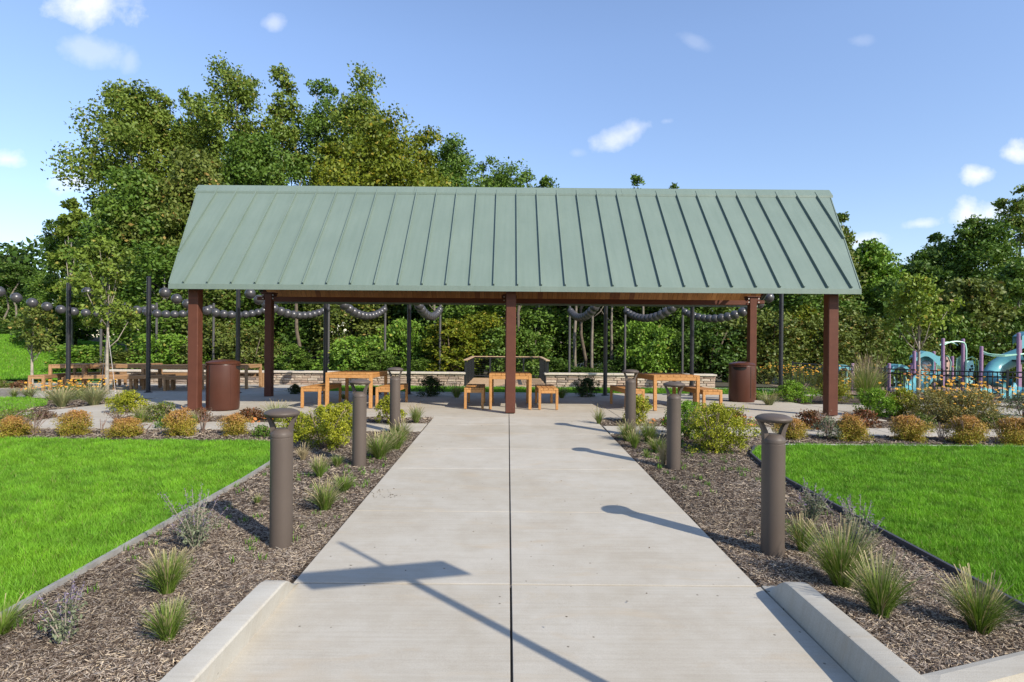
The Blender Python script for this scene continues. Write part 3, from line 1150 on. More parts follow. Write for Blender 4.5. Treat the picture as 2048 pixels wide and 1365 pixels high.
# ------------------------------------------------------------------ pavilion
def pavilion():
    E_Y, R_Y, B_Y = 11.13, 13.42, 15.72
    E_Z, R_Z = 2.66, 5.13           # roof surface at eave / ridge
    EL, ER, RL, RR = -6.56, 6.81, -7.24, 7.45
    pv = thing('pavilion', (0, 0, 0), 0, 'open picnic pavilion with green standing seam metal roof on brown steel posts', 'pavilion')
    nz = Vector((0, -(R_Z - E_Z), (R_Y - E_Y))).normalized()   # front slope normal points -y, +z
    for side in (0, 1):
        ey = E_Y if side == 0 else B_Y
        up = Vector((0, R_Y - ey, R_Z - E_Z))
        nrm = Vector((0, -math.copysign(R_Z - E_Z, up.y), abs(up.y))).normalized()
        th = nrm * -.035

        def pt(x, t):
            return Vector((x, ey, E_Z)) + up * t

        def xl(t):
            return EL + (RL - EL) * t

        def xr(t):
            return ER + (RR - ER) * t
        seams = [-6.29 + .462 * k for k in range(-2, 31)]
        seams = [s for s in seams if RL < s < RR]
        xsb = [RL - .01] + seams + [RR + .01]
        for a, b in zip(xsb[:-1], xsb[1:]):
            # clip quad [a,b]x[0,1] with the two slanted gable edges
            poly = [(a, 0), (b, 0), (b, 1), (a, 1)]

            def clip(poly, f):
                res = []
                for i in range(len(poly)):
                    p, q_ = poly[i], poly[(i + 1) % len(poly)]
                    fp, fq = f(p), f(q_)
                    if fp >= 0:
                        res.append(p)
                    if fp * fq < 0:
                        s_ = fp / (fp - fq)
                        res.append((p[0] + (q_[0] - p[0]) * s_, p[1] + (q_[1] - p[1]) * s_))
                return res
            poly = clip(poly, lambda p: p[0] - xl(p[1]))
            poly = clip(poly, lambda p: xr(p[1]) - p[0])
            if len(poly) < 3:
                continue
            top = [pt(*p) for p in poly]
            n = len(top)
            mb_ = MB()
            mb_.add(top + [p + th for p in top], [tuple(range(n)), tuple(range(2 * n - 1, n - 1, -1))] + [((k + 1) % n, k, n + k, n + (k + 1) % n) for k in range(n)])
            mb_.obj('roof_panel', M['roof'], pv)
        for s in seams:
            t0 = 0.0
            if s < EL:
                t0 = (s - EL) / (RL - EL)
            if s > ER:
                t0 = (s - ER) / (RR - ER)
            if t0 > .97:
                continue
            a, b = pt(s, t0 + .004), pt(s, .985)
            w, h = .011, .048
            mb_ = MB()
            vs = []
            for p in (a, b):
                for (dx, dn) in ((-w, 0.001), (w, 0.001), (w, h), (-w, h)):
                    vs.append(p + Vector((dx, 0, 0)) + nrm * dn)
            mb_.add(vs, [(0, 1, 5, 4), (1, 2, 6, 5), (2, 3, 7, 6), (3, 0, 4, 7), (3, 2, 1, 0), (4, 5, 6, 7)])
            mb_.obj('seam', M['roof'], pv)
        # eave flashing, two lengths butted
        sg = -1 if side == 0 else 1
        for (x0, x1) in ((EL - .012, .62), (.624, ER + .012)):
            mb_ = MB()
            mb_.box(((x0 + x1) / 2, ey + sg * .012, E_Z - .052 if side == 0 else E_Z - .042), (x1 - x0, .022, .100 if side == 0 else .08))
            mb_.obj('eave_flashing', M['roof'], pv)
        # gable trim along the slanted edge
        for f in (xl, xr):
            sx = -1 if f is xl else 1
            mb_ = MB()
            a0, b0 = pt(f(0), 0), pt(f(1), 1)
            vs = []
            for p in (a0, b0):
                for (dx, dn) in ((0, .012), (sx * .02, .012), (sx * .02, -.11), (0, -.11)):
                    vs.append(p + Vector((dx, 0, 0)) + nrm * dn)
            mb_.add(vs, [(0, 1, 5, 4), (1, 2, 6, 5), (2, 3, 7, 6), (3, 0, 4, 7), (3, 2, 1, 0), (4, 5, 6, 7)])
            mb_.obj('gable_trim', M['roof'], pv)
        # boarded ceiling: boards run up the slope
        V, Lp, C = [], [], []
        x = RL + .1
        while x < RR - .1:
            w = .130
            xm = x + w / 2
            t0 = 0.03
            if xm < EL + .05:
                t0 = (xm - EL - .05) / (RL - EL) + .06
            if xm > ER - .05:
                t0 = (xm - ER + .05) / (RR - ER) + .06
            t0 = max(.03, t0)
            if t0 < .95:
                a, b = pt(0, t0), pt(0, .985)
                j = len(V)
                for p in (a, b):
                    for (dx, dn) in ((x + .003, -.062), (x + w - .003, -.062), (x + w - .003, -.042), (x + .003, -.042)):
                        V.append(p + Vector((dx, 0, 0)) + nrm * dn)
                Lp += [(j, j + 1, j + 5, j + 4), (j + 1, j + 2, j + 6, j + 5), (j + 3, j, j + 4, j + 7), (j + 3, j + 2, j + 1, j), (j + 4, j + 5, j + 6, j + 7)]
                r = random.random()
                col = (.56 + .18 * r, .25 + .11 * r, .07 + .05 * r)  # board colour brightened to carry the bounced light under the roof
                if random.random() < .12:
                    col = (.38, .15, .05)
                C += [col] * 8
            x += w
        mb_ = MB()
        mb_.add(V, Lp)
        me = mb_.mesh('ceiling_boards', M['soffit'])
        at = me.attributes.new('Col', 'FLOAT_COLOR', 'POINT')
        at.data.foreach_set('color', np.array([(c_[0], c_[1], c_[2], 1) for c_ in C], np.float32).ravel())
        o = link('ceiling_boards', me, pv)
        o['kind'] = 'stuff'
        # dark decking between boards and metal so no light leaks
        mb_ = MB()
        q_ = [pt(xl(0) + .03, .01), pt(xr(0) - .03, .01), pt(xr(.985) - .03, .985), pt(xl(.985) + .03, .985)]
        vs = [p + nrm * -.0365 for p in q_] + [p + nrm * -.041 for p in q_]
        mb_.add(vs, [(0, 1, 2, 3), (7, 6, 5, 4), (0, 4, 5, 1), (1, 5, 6, 2), (2, 6, 7, 3), (3, 7, 4, 0)])
        mb_.obj('roof_deck', M['steel'], pv)
    # ridge cap
    mb_ = MB()
    hw = .16
    zc = R_Z + .055
    dz = hw * (R_Z - E_Z) / (R_Y - E_Y)
    for (x0, x1) in ((RL - .02, -2.2), (-2.196, 2.6), (2.604, RR + .02)):
        b_ = MB()
        vs = []
        for x in (x0, x1):
            vs += [(x, R_Y - hw, zc - dz), (x, R_Y, zc), (x, R_Y + hw, zc - dz), (x, R_Y + hw, zc - dz - .05), (x, R_Y, zc - .05), (x, R_Y - hw, zc - dz - .05)]
        b_.add(vs, [(k, (k + 1) % 6, 6 + (k + 1) % 6, 6 + k) for k in range(6)] + [(5, 4, 3, 2, 1, 0), (6, 7, 8, 9, 10, 11)])
        b_.obj('ridge_cap', M['roof'], pv)
    # steel frame
    FY, BY = 11.49, 15.10
    FX = [-6.25, .055, 6.45]
    BX = [-6.27, .02, 6.40]

    def ceil_z(y):
        t = (y - E_Y) / (R_Y - E_Y) if y < R_Y else (B_Y - y) / (B_Y - R_Y)
        return E_Z + (R_Z - E_Z) * t - .19
    S = .20
    for X_ in FX:
        z0 = gh(X_, FY) + .018
        zt = ceil_z(FY) - .03
        b_ = MB()
        b_.bbox((X_, FY, (z0 + zt) / 2), (S, S, zt - z0), .012)
        b_.obj('post', M['steel'], pv)
    for X_ in BX:
        z0 = gh(X_, BY) + .018
        zt = 2.80
        b_ = MB()
        b_.bbox((X_, BY, (z0 + zt) / 2), (.185, .185, zt - z0), .012)
        p_ = b_.obj('post', M['steel'], pv)
        c_ = MB()
        c_.box((X_, BY, zt + .011), (.34, .26, .022))
        c_.obj('cap_plate', M['steel'], p_)
        for sx in (-1, 1):
            for zz in (-.05, -.14):
                d_ = MB()
                d_.lathe([(0, 0), (.018, 0), (.018, .02), (0, .022)], 8)
                o = d_.obj('bolt', M['galv'], p_, (X_ + sx * .13, BY - .105 + .01, zt + zz))
                o.rotation_euler = (math.radians(90), 0, 0)
        # side gusset that carries the beam
        g_ = MB()
        for sx in (-1, 1):
            g_.prism([(X_ + sx * .094, zt), (X_ + sx * .20, zt), (X_ + sx * .20, zt - .06), (X_ + sx * .094, zt - .20)], .014, Matrix.Translation((0, BY, 0)))
        g_.obj('gusset', M['steel'], p_)
    # long beams
    for (Y_, z_, xs_) in ((BY, 2.650, BX), (FY, ceil_z(FY) - .11, FX)):
        for a, b in zip(xs_[:-1], xs_[1:]):
            b_ = MB()
            b_.bbox(((a + b) / 2, Y_, z_), (b - a - .20, .13, .125), .01)
            b_.obj('beam', M['steel'], pv)
        for X_, sx in ((xs_[0], -1), (xs_[-1], 1)):
            b_ = MB()
            b_.bbox((X_ + sx * .21, Y_, z_ + .02), (.20, .11, .09), .01)
            b_.obj('beam', M['steel'], pv)
    b_ = MB()
    b_.bbox((.1, R_Y, R_Z - .38), (RR - RL - .8, .13, .16), .01)
    b_.obj('ridge_beam', M['steel'], pv)
    # rafters and webbed end trusses
    for i, X_ in enumerate(FX):
        for (y0, z0_) in ((FY, ceil_z(FY)), (BY, ceil_z(BY))):
            b_ = MB()
            a = Vector((X_, y0 + (.0 if y0 < R_Y else 0), z0_ - .05))
            b = Vector((X_, R_Y, R_Z - .31))
            d_ = b - a
            rot = Matrix((Vector((1, 0, 0)), d_.normalized(), Vector((1, 0, 0)).cross(d_.normalized()))).transposed()
            b_.box((a + b) / 2, (.11, d_.length - .08, .10), m=rot)
            b_.obj('rafter', M['steel'], pv)
        b_ = MB()
        yc0, yc1 = 12.35, 14.35
        b_.box((X_, R_Y - .02, 3.45), (.08, 2.12, .08))
        b_.obj('tie', M['steel'], pv)
        b_ = MB()
        for k in range(5):
            ya, yb = 12.42 + k * .4, 12.62 + k * .4
            b_.tube([(X_, ya, 3.49), (X_, yb, min(ceil_z(yb) - .12, 3.95 + .25 * (2 - abs(k - 2))))], .022, 6)
            b_.tube([(X_, yb, min(ceil_z(yb) - .12, 3.95 + .25 * (2 - abs(k - 2)))), (X_, ya + .4, 3.49)], .022, 6)
        b_.obj('web', M['steel'], pv)['kind'] = 'stuff'
    return pv


pavilion()


# ------------------------------------------------------------------ bollards
def make_bollard():
    t = thing('bollard_light', (0, 0, 0))
    b = MB()
    b.lathe([(.083, -.06), (.083, .835), (.080, .838), (.080, .842), (.083, .845), (.083, .868), (.080, .874), (.056, .902), (.050, .905), (.0, .905)], 40)
    b.obj('shaft', M['bollard'], t, smooth=True, angle=.5)
    b = MB()
    b.lathe([(.0, .998), (.112, .999), (.122, 1.006), (.131, 1.020), (.1305, 1.026), (.116, 1.038), (.088, 1.050), (.04, 1.057), (.0, 1.058)], 40)
    b.obj('cap', M['bollard'], t, smooth=True, angle=.9)
    out = [(.116, 1.001), (.101, .972), (.089, .940), (.0815, .910), (.079, .890), (.0795, .870)]
    inn = [(.050, .896), (.047, .908), (.054, .930), (.065, .955), (.078, .980), (.089, 1.001)]
    for s in (-1, 1):
        b = MB()
        b.prism([(s * x, z) for x, z in (out + inn)], .045)
        b.obj('strut', M['bollard'], t, smooth=True, angle=.6)
    return t


bl0 = make_bollard()
spots = [(-1.725, 4.40, 'nearest bollard light of the left row, between the left lawn and the walkway'),
         (-1.795, 6.98, 'middle bollard light of the left row, beside the big yellow green shrub'),
         (-1.80, 9.20, 'farthest bollard light of the left row, standing where the cross path meets the walkway'),
         (2.0, 4.32, 'near right bronze bollard light beside the right kerb, throwing a round shadow on the walkway'),
         (2.02, 6.98, 'middle bollard light of the right row, left of the big rounded shrub'),
         (1.95, 9.12, 'farthest bollard light of the right row, in front of the small yellow shrub')]
for i, (x, y, lab) in enumerate(spots):
    o = bl0 if i == 0 else copy_tree(bl0, (0, 0, 0))
    o.location = (x, y, gh(x, y))
    o.rotation_euler = (0, 0, random.uniform(-.12, .12))
    tag(o, lab, 'bollard light', 'bollard lights along the walkway')


# ------------------------------------------------------------------ sign post whose shadow falls on the walk (stands beside the camera)
def sign_post():
    t = thing('sign_post', (1.97, 1.18, -.17), 0, 'tall street sign post whose long shadow falls across the near end of the walkway', 'sign')
    H = 3.43
    b = MB()
    b.tube([(0, 0, 0), (0, 0, 2.80)], .032, 12)
    b.obj('pole', M['galv'], t)
    b = MB()
    b.tube([(0, 0, 2.80), (0, 0, H)], .018, 10)
    b.obj('pole', M['galv'], t)
    b = MB()
    a = math.radians(14)
    c_ = Vector((-.10, -.025, 2.88))
    b.box(c_, (1.02, .012, .225), a)
    b.obj('sign_blade', M['pole'], t)


sign_post()


# ------------------------------------------------------------------ picnic tables and benches
def make_set(kind, w, l, h, th, apron_h, leg, mat, top_n):
    """a slatted-top table or bench; base centre at origin, long side along y"""
    t = thing(kind, (0, 0, 0))
    n = top_n
    sw = w / n
    for k in range(n):
        b = MB()
        b.bbox((-w / 2 + sw * (k + .5), 0, h - th / 2), (sw - .006, l, th), .003)
        b.obj('slat', mat, t)
    for sx in (-1, 1):
        for sy in (-1, 1):
            b = MB()
            b.bbox((sx * (w / 2 - leg / 2 - .001), sy * (l / 2 - leg / 2 - .001), (h - th) / 2), (leg, leg, h - th - .002), .004)
            b.obj('leg', mat, t)
    for sy in (-1, 1):
        b = MB()
        b.bbox((0, sy * (l / 2 - .022), h - th - apron_h / 2 - .002), (w - 2 * leg - .006, .030, apron_h), .003)
        b.obj('apron', mat, t)
    for sx in (-1, 1):
        b = MB()
        b.bbox((sx * (w / 2 - .022), 0, h - th - apron_h / 2 - .002), (.030, l - 2 * leg - .006, apron_h), .003)
        b.obj('apron', mat, t)
    return t


tab0 = make_set('picnic_table', .90, 1.55, .745, .035, .075, .062, M['teak'], 7)
ben0 = make_set('bench', .42, 1.55, .445, .035, .065, .055, M['teak'], 4)
tab1 = make_set('picnic_table', .90, 1.85, .745, .035, .075, .075, M['oldteak'], 7)
ben1 = make_set('bench', .40, 1.80, .445, .035, .065, .070, M['oldteak'], 3)
YT = 12.10 + .78
used = {}


def put(proto, x, y, rz, lab, cat, grp, dz=.02, scale=None):
    first = proto.name not in used
    used[proto.name] = 1
    o = proto if first else copy_tree(proto, (0, 0, 0), scale=scale)
    if scale is not None:
        o.scale = scale
    o.location = (x, y, gh(x, y) + dz)
    o.rotation_euler = (math.atan(.02) * -1 if y > 11.4 else 0, 0, rz)
    return tag(o, lab, cat, grp)


GT, GB = 'teak picnic tables', 'teak benches'
for (tx, sc, rz, lab) in ((-3.35, 1.10, .0, 'orange teak picnic table under the left half of the pavilion'), (.055, 1.0, 0, 'orange teak picnic table behind the centre post of the pavilion'), (3.53, 1.10, .05, 'orange teak picnic table under the right half of the pavilion')):
    put(tab0, tx, YT, rz, lab, 'picnic table', GT, scale=(sc, 1, 1))
for (bx, dy, rz, lab) in ((-4.15, 0, 0, 'teak bench on the left side of the left pavilion table'), (-2.575, 0, 0, 'teak bench between the left pavilion table and the farthest left bollard'),
                      (-.725, .02, .02, 'teak bench to the left of the centre pavilion table, crossed by the post shadow'), (.86, 0, 0, 'teak bench to the right of the centre pavilion table'),
                      (2.665, .02, .03, 'teak bench on the left side of the right pavilion table'), (4.275, -.03, .05, 'teak bench on the right side of the right pavilion table')):
    put(ben0, bx, YT + dy, rz, lab, 'bench', GB)
# weathered sets on the rear plaza
R90 = math.radians(90)
far_t = [(158, 17.8, -1.25, 'weathered table at the left end of the rear plaza, behind the first black pole'),
         (250, 18.0, .08, 'weathered table behind the young staked tree on the rear plaza'),
         (362, 17.7, .0, 'weathered table behind the left front post of the pavilion'),
         (455, 18.3, -.1, 'weathered table half hidden behind the left brown bin')]
for (px, D, r, lab) in far_t:
    x = (px - 1016) / F_PX * D
    put(tab1, x, D, R90 + r, lab, 'picnic table', 'weathered tables on the rear plaza')
far_b = [(104, 17.2, -1.3, 'weathered bench at the far left edge of the rear plaza, nearest the lawn'), (205, 17.0, .15, 'weathered bench left of the young staked tree'),
         (283, 17.0, .05, 'weathered bench in front of the second plaza table, left of the second black pole'), (190, 18.9, .1, 'weathered bench behind the first plaza table, close to the wall'),
         (330, 18.8, .0, 'weathered bench behind the third plaza table, close to the wall'), (395, 16.9, -.05, 'weathered bench just left of the brown bin, behind the post'), (482, 19.0, -.1, 'weathered bench beside the third black pole, near the stone wall')]
for (px, D, r, lab) in far_b:
    x = (px - 1016) / F_PX * D
    put(ben1, x, D, R90 + r, lab, 'bench', 'weathered benches on the rear plaza')


# ------------------------------------------------------------------ litter bins
def make_bin(x, y, rz, lab):
    t = thing('litter_bin', (x, y, gh(x, y) + .021), rz, lab, 'litter bin', 'brown litter bins')
    R_ = .315
    b = MB()
    b.lathe([(.30, .0), (.305, .012), (R_ * .99, .06), (R_ * .99, .085), (R_, .10), (R_, .90), (R_ * .99, .915), (R_ * .97, .925)], 48)
    b.obj('body', M['bin'], t, smooth=True, angle=.5)
    b = MB()
    b.lathe([(R_ * .97, .918), (R_ * 1.03, .925), (R_ * 1.035, .945), (R_ * .98, .965), (R_ * .7, .995), (R_ * .35, 1.012), (0, 1.016)], 48)
    b.obj('lid', M['bin'], t, smooth=True, angle=.6)
    for a0 in (0, math.pi):
        # slot opening: curved dark plate just proud of the body, with rounded lower edge
        b = MB()
        rows = []
        for i in range(11):
            a = a0 - .52 + 1.04 * i / 10
            s = abs(i - 5) / 5
            z0 = .80 + .045 * s ** 3
            rows.append([Vector(((R_ + .002) * math.cos(a), (R_ + .002) * math.sin(a), z0)), Vector(((R_ + .002) * math.cos(a), (R_ + .002) * math.sin(a), .888))])
        b.sheet(rows)
        b.obj('opening', M['dark'], t)
        # hood lip over the slot
        b = MB()
        pts = [((R_ + .012) * math.cos(a0 - .54 + 1.08 * i / 10), (R_ + .012) * math.sin(a0 - .54 + 1.08 * i / 10), .895) for i in range(11)]
        b.tube(pts, .009, 6)
        b.obj('lip', M['bin'], t)
    for a in (.9, 2.24, 4.04, 5.38):
        b = MB()
        b.box(((R_ + .001) * math.cos(a), (R_ + .001) * math.sin(a), .5), (.006, .012, .78), a)
        b.obj('door_seam', M['dark'] if a in (.9, 4.04) else M['bin'], t)


make_bin(-5.80, 11.72, math.radians(14), 'brown metal litter bin beside the left front post of the pavilion')
make_bin(5.95, 14.62, math.radians(238), 'brown metal litter bin with its slot showing, beside the right rear post')


# ------------------------------------------------------------------ stone wall
def stone_wall(x0, x1, yw, lab, endcap=False):
    z0 = gh((x0 + x1) / 2, yw)
    t = thing('stone_wall', (0, 0, 0), 0, lab, 'stone wall')
    H = .50
    b = MB()
    b.box(((x0 + x1) / 2, yw + .19, z0 + H / 2 - .06), (x1 - x0 - .04, .30, H - .02 + .12))
    b.obj('core', M['mortar'], t)
    rows_ = 5
    hh = (H - .07) / rows_
    unit = []
    for k in range(8):
        m_ = MB()
        j = lambda: random.uniform(-.06, .06)
        vs = [(-.5, 0, -.5), (.5, 0, -.5), (.5, 0, .5), (-.5, 0, .5)]
        fr = [(-.5 + .04 + j() * .3, -.5 + j() * 3, -.5 + .07), (.5 - .04 + j() * .3, -.5 + j() * 3, -.5 + .07), (.5 - .04, -.5 + j() * 3, .5 - .07), (-.5 + .04, -.5 + j() * 3, .5 - .07)]
        mid = (j(), -.62 + j(), j() * 2)
        vs = vs + fr + [mid]
        m_.add(vs, [(0, 1, 5, 4), (1, 2, 6, 5), (2, 3, 7, 6), (3, 0, 4, 7), (4, 5, 8), (5, 6, 8), (6, 7, 8), (7, 4, 8)])
        unit.append(m_.mesh('stone', M['stone']))
    cnt = 0
    for r in range(rows_):
        x = x0
        while x < x1 - .02:
            w = random.uniform(.22, .50)
            if x + w > x1 - .1:
                w = x1 - x
            o = link('stone', unit[random.randrange(8)], t, (x + w / 2, yw + .045, z0 + hh * (r + .5) - .005))
            o.scale = (w - .008, random.uniform(.06, .10), hh - .006)
            x += w
            cnt += 1
    if endcap:
        for xe, s in ((x1, 1),):
            for r in range(rows_):
                o = link('stone', unit[r], t, (xe - .02, yw + .19, z0 + hh * (r + .5) - .005))
                o.scale = (.32, .08, hh - .006)
                o.rotation_euler = (0, 0, R90)
    x = x0 - .05
    while x < x1 + .04:
        w = min(1.22, x1 + .05 - x)
        b = MB()
        b.bbox((x + w / 2, yw + .17, z0 + H - .032), (w - .006, .46, .062), .006)
        b.obj('capstone', M['capstone'], t)
        x += 1.22
    return cnt


n1 = stone_wall(-14.2, -1.55, 20.38, 'long low stone wall with pale capstones to the left of the deck')
n2 = stone_wall(1.35, 7.35, 20.38, 'short low stone wall with pale capstones to the right of the deck', True)


# ------------------------------------------------------------------ timber overlook deck with railing
def deck():
    t = thing('deck', (0, 0, 0), 0, 'timber overlook deck with black railing, in the gap between the two stone walls', 'deck')
    y0, y1, x0, x1 = 20.40, 25.2, -1.50, 1.42
    z = gh(0, 20.4) + .01
    n = 34
    w = (y1 - y0) / n
    for k in range(n):
        b = MB()
        b.box(((x0 + x1) / 2, y0 + w * (k + .5), z - .02), (x1 - x0, w - .008, .035))
        b.obj('deck_board', M['deck'], t)
    b = MB()
    b.box(((x0 + x1) / 2, (y0 + y1) / 2, z - .5), (x1 - x0 - .1, y1 - y0 - .1, .9))
    b.obj('deck_base', M['mortar'], t)
    H = .93
    top = z + H
    posts = [(x0, y0 + .1), (x0, y0 + 1.6), (x0, y0 + 3.1), (x1, y0 + .1), (x1, y0 + 1.6), (x1, y0 + 3.1)] + [(x0 + (x1 - x0) * k / 4, y1 - .08) for k in range(5)]
    for (px_, py_) in posts:
        b = MB()
        b.box((px_, py_, z + H / 2), (.075, .075, H - .03))
        b.obj('railing_post', M['fence'], t)
    for k in range(9):
        zz = z + .10 + k * .085
        b = MB()
        b.tube([(x0, y0 + .1, zz), (x0, y1 - .08, zz)], .006, 5)
        b.tube([(x1, y0 + .1, zz), (x1, y1 - .08, zz)], .006, 5)
        b.tube([(x0, y1 - .08, zz), (x1, y1 - .08, zz)], .004, 5)
        b.obj('rail_cable', M['fence'], t)
    for sx, x_ in ((-1, x0), (1, x1)):
        m_ = (y1 - y0) / 30
        for k in range(30):
            b = MB()
            b.box((x_, y0 + m_ * (k + .5), z + .43), (.016, .016, .80))
            b.obj('baluster', M['fence'], t)
        b = MB()
        b.bbox((x_, (y0 + y1) / 2, top), (.14, y1 - y0 + .1, .035), .004)
        b.obj('top_rail', M['rail'], t)
    b = MB()
    b.bbox(((x0 + x1) / 2, y1 - .08, top + .001), (x1 - x0 - .15, .14, .035), .004)
    b.obj('top_rail', M['rail'], t)
    b = MB()
    b.box(((x0 + x1) / 2, y1 - .08, z + .10), (x1 - x0 - .1, .04, .05))
    b.box(((x0 + x1) / 2, y1 - .08, top - .06), (x1 - x0 - .1, .04, .04))
    b.obj('bottom_rail', M['fence'], t)


deck()


# ------------------------------------------------------------------ poles and strings of balls
near_px = [-50, 137, 297, 476, 651, 818, 1211, 1384, 1562]
near_D = [16.2, 16.2, 16.1, 16.2, 16.2, 16.2, 16.3, 16.6, 16.2]
far_px = [202, 313, 427, 543, 657, 770, 880, 1139, 1250, 1365]
ordn = ['first', 'second', 'third', 'fourth', 'fifth', 'sixth', 'seventh', 'eighth', 'ninth', 'tenth']
NP, FP = [], []


def pole(x, y, r, ztop, name, lab, grp):
    z0 = gh(x, y)
    t = thing(name, (x, y, z0), 0, lab, 'pole', grp)
    b = MB()
    b.lathe([(r, -.1), (r, ztop - z0 - .02), (r * .6, ztop - z0)], 20)
    b.obj('shaft', M['pole'] if grp.startswith('thick') else M['greypole'], t, smooth=True, angle=.5)
    b = MB()
    b.lathe([(r * 1.9, -.05), (r * 1.9, .035), (r * 1.1, .05)], 20)
    b.obj('base_plate', M['pole'], t)
    b = MB()
    b.tube([(0, 0, ztop - z0 - .12), (0, r + .05, ztop - z0 - .12)], .012, 6)
    b.obj('cable_hook', M['pole'], t)
    return Vector((x, y, ztop - .12))


M['greypole'] = paint('grey_pole_paint', (.075, .07, .068), .4, .15, 5)
for i, (px, D) in enumerate(zip(near_px, near_D)):
    x = (px - 1016) / F_PX * D
    zt = 3.33
    lab = 'thick black pole just outside the left edge of the picture' if i == 0 else '%s thick black string light pole from the left, in the near row' % ordn[i - 1]
    NP.append(pole(x, D, .058, zt, 'light_pole', lab, 'thick black poles in the near row'))
for i, px in enumerate(far_px):
    D = 26.2
    x = (px - 1016) / F_PX * D
    FP.append(pole(x, D, .052, 3.22, 'light_pole', '%s slim grey pole from the left, in the row behind the stone wall' % ordn[i], 'slim grey poles in the far row'))

ball_me = MB()
prof = [(.155 * math.sin(math.pi * k / 14), -.155 * math.cos(math.pi * k / 14)) for k in range(15)]
ball_me.lathe([(0, -.155)] + prof[1:-1] + [(0, .155)], 24)
ball_mesh = ball_me.mesh('ball', M['ball'], True)
pairs = [(0, 1), (1, 2), (2, 3), (3, 4), (4, 5), (5, 6), (6, 7), (7, 8), (8, 9)]
sl = ['string of charcoal balls swagging down from the upper left corner of the plaza, farthest left', 'string of charcoal balls running back from the first black pole, behind the young tree',
      'string of charcoal balls from the second black pole, crossed by the left front post', 'string of charcoal balls ending at the fourth black pole, right of the left rear post',
      'string of charcoal balls swagging to the right of the fourth black pole', 'short looking string of charcoal balls just right of the fifth black pole',
      'string of charcoal balls right of the centre post, left of the sixth black pole', 'string of charcoal balls between the sixth and seventh black poles', 'string of charcoal balls at the right end, left of the right rear post']
for (i, j), lab in zip(pairs, sl):
    a, b = NP[i], FP[j]
    t = thing('ball_string', (a.x, a.y, a.z), 0, lab, 'string of balls', 'strings of charcoal balls between the poles')
    sag = .63
    pos = lambda s: Vector(((b.x - a.x) * s, (b.y - a.y) * s, (b.z - a.z) * s - sag * 4 * s * (1 - s) * (1.0 - .12 * s)))
    mb_ = MB()
    mb_.tube([pos(k / 24) for k in range(25)], .006, 5)
    mb_.obj('cable', M['pole'], t)
    nb = 14
    for k in range(nb):
        s = .085 + k * (.965 - .085) / (nb - 1)
        p = pos(s)
        o = link('ball', ball_mesh, t, (p.x, p.y, p.z - .06))
        o.rotation_euler = (0, 0, random.uniform(0, 6))


# ------------------------------------------------------------------ fence and playground on the right
def fence():
    t = thing('fence', (0, 0, 0), 0, 'black metal picket fence in front of the playground', 'fence')
    pts = [Vector((11.4, 22.4)), Vector((14.0, 20.4)), Vector((15.6, 17.4)), Vector((19.0, 15.6))]
    pts = [Vector((10.6, 21.4)), Vector((13.4, 20.4)), Vector((15.3, 17.6)), Vector((18.0, 16.4))]
    H = .96
    for a, b in zip(pts[:-1], pts[1:]):
        d_ = b - a
        nseg = max(1, round(d_.length / 1.7))
        for k in range(nseg):
            p, q_ = a + d_ * k / nseg, a + d_ * (k + 1) / nseg
            zp, zq = gh(p.x, p.y), gh(q_.x, q_.y)
            m_ = MB()
            m_.box((p.x, p.y, zp + H / 2 + .02), (.055, .055, H + .08), math.atan2(d_.y, d_.x))
            m_.obj('fence_post', M['fence'], t)
            for hz in (H - .02, H - .17, .12):
                m_ = MB()
                m_.tube([(p.x, p.y, zp + hz), (q_.x, q_.y, zq + hz)], .022, 4)
                m_.obj('rail', M['fence'], t)
            seg = (q_ - p).length
            npk = int(seg / .115)
            for i in range(1, npk):
                s = i / npk
                r = p + (q_ - p) * s
                z = zp + (zq - zp) * s
                m_ = MB()
                m_.box((r.x, r.y, z + H / 2 + .03), (.022, .022, H - .06), math.atan2(d_.y, d_.x))
                m_.obj('picket', M['fence'], t)


fence()


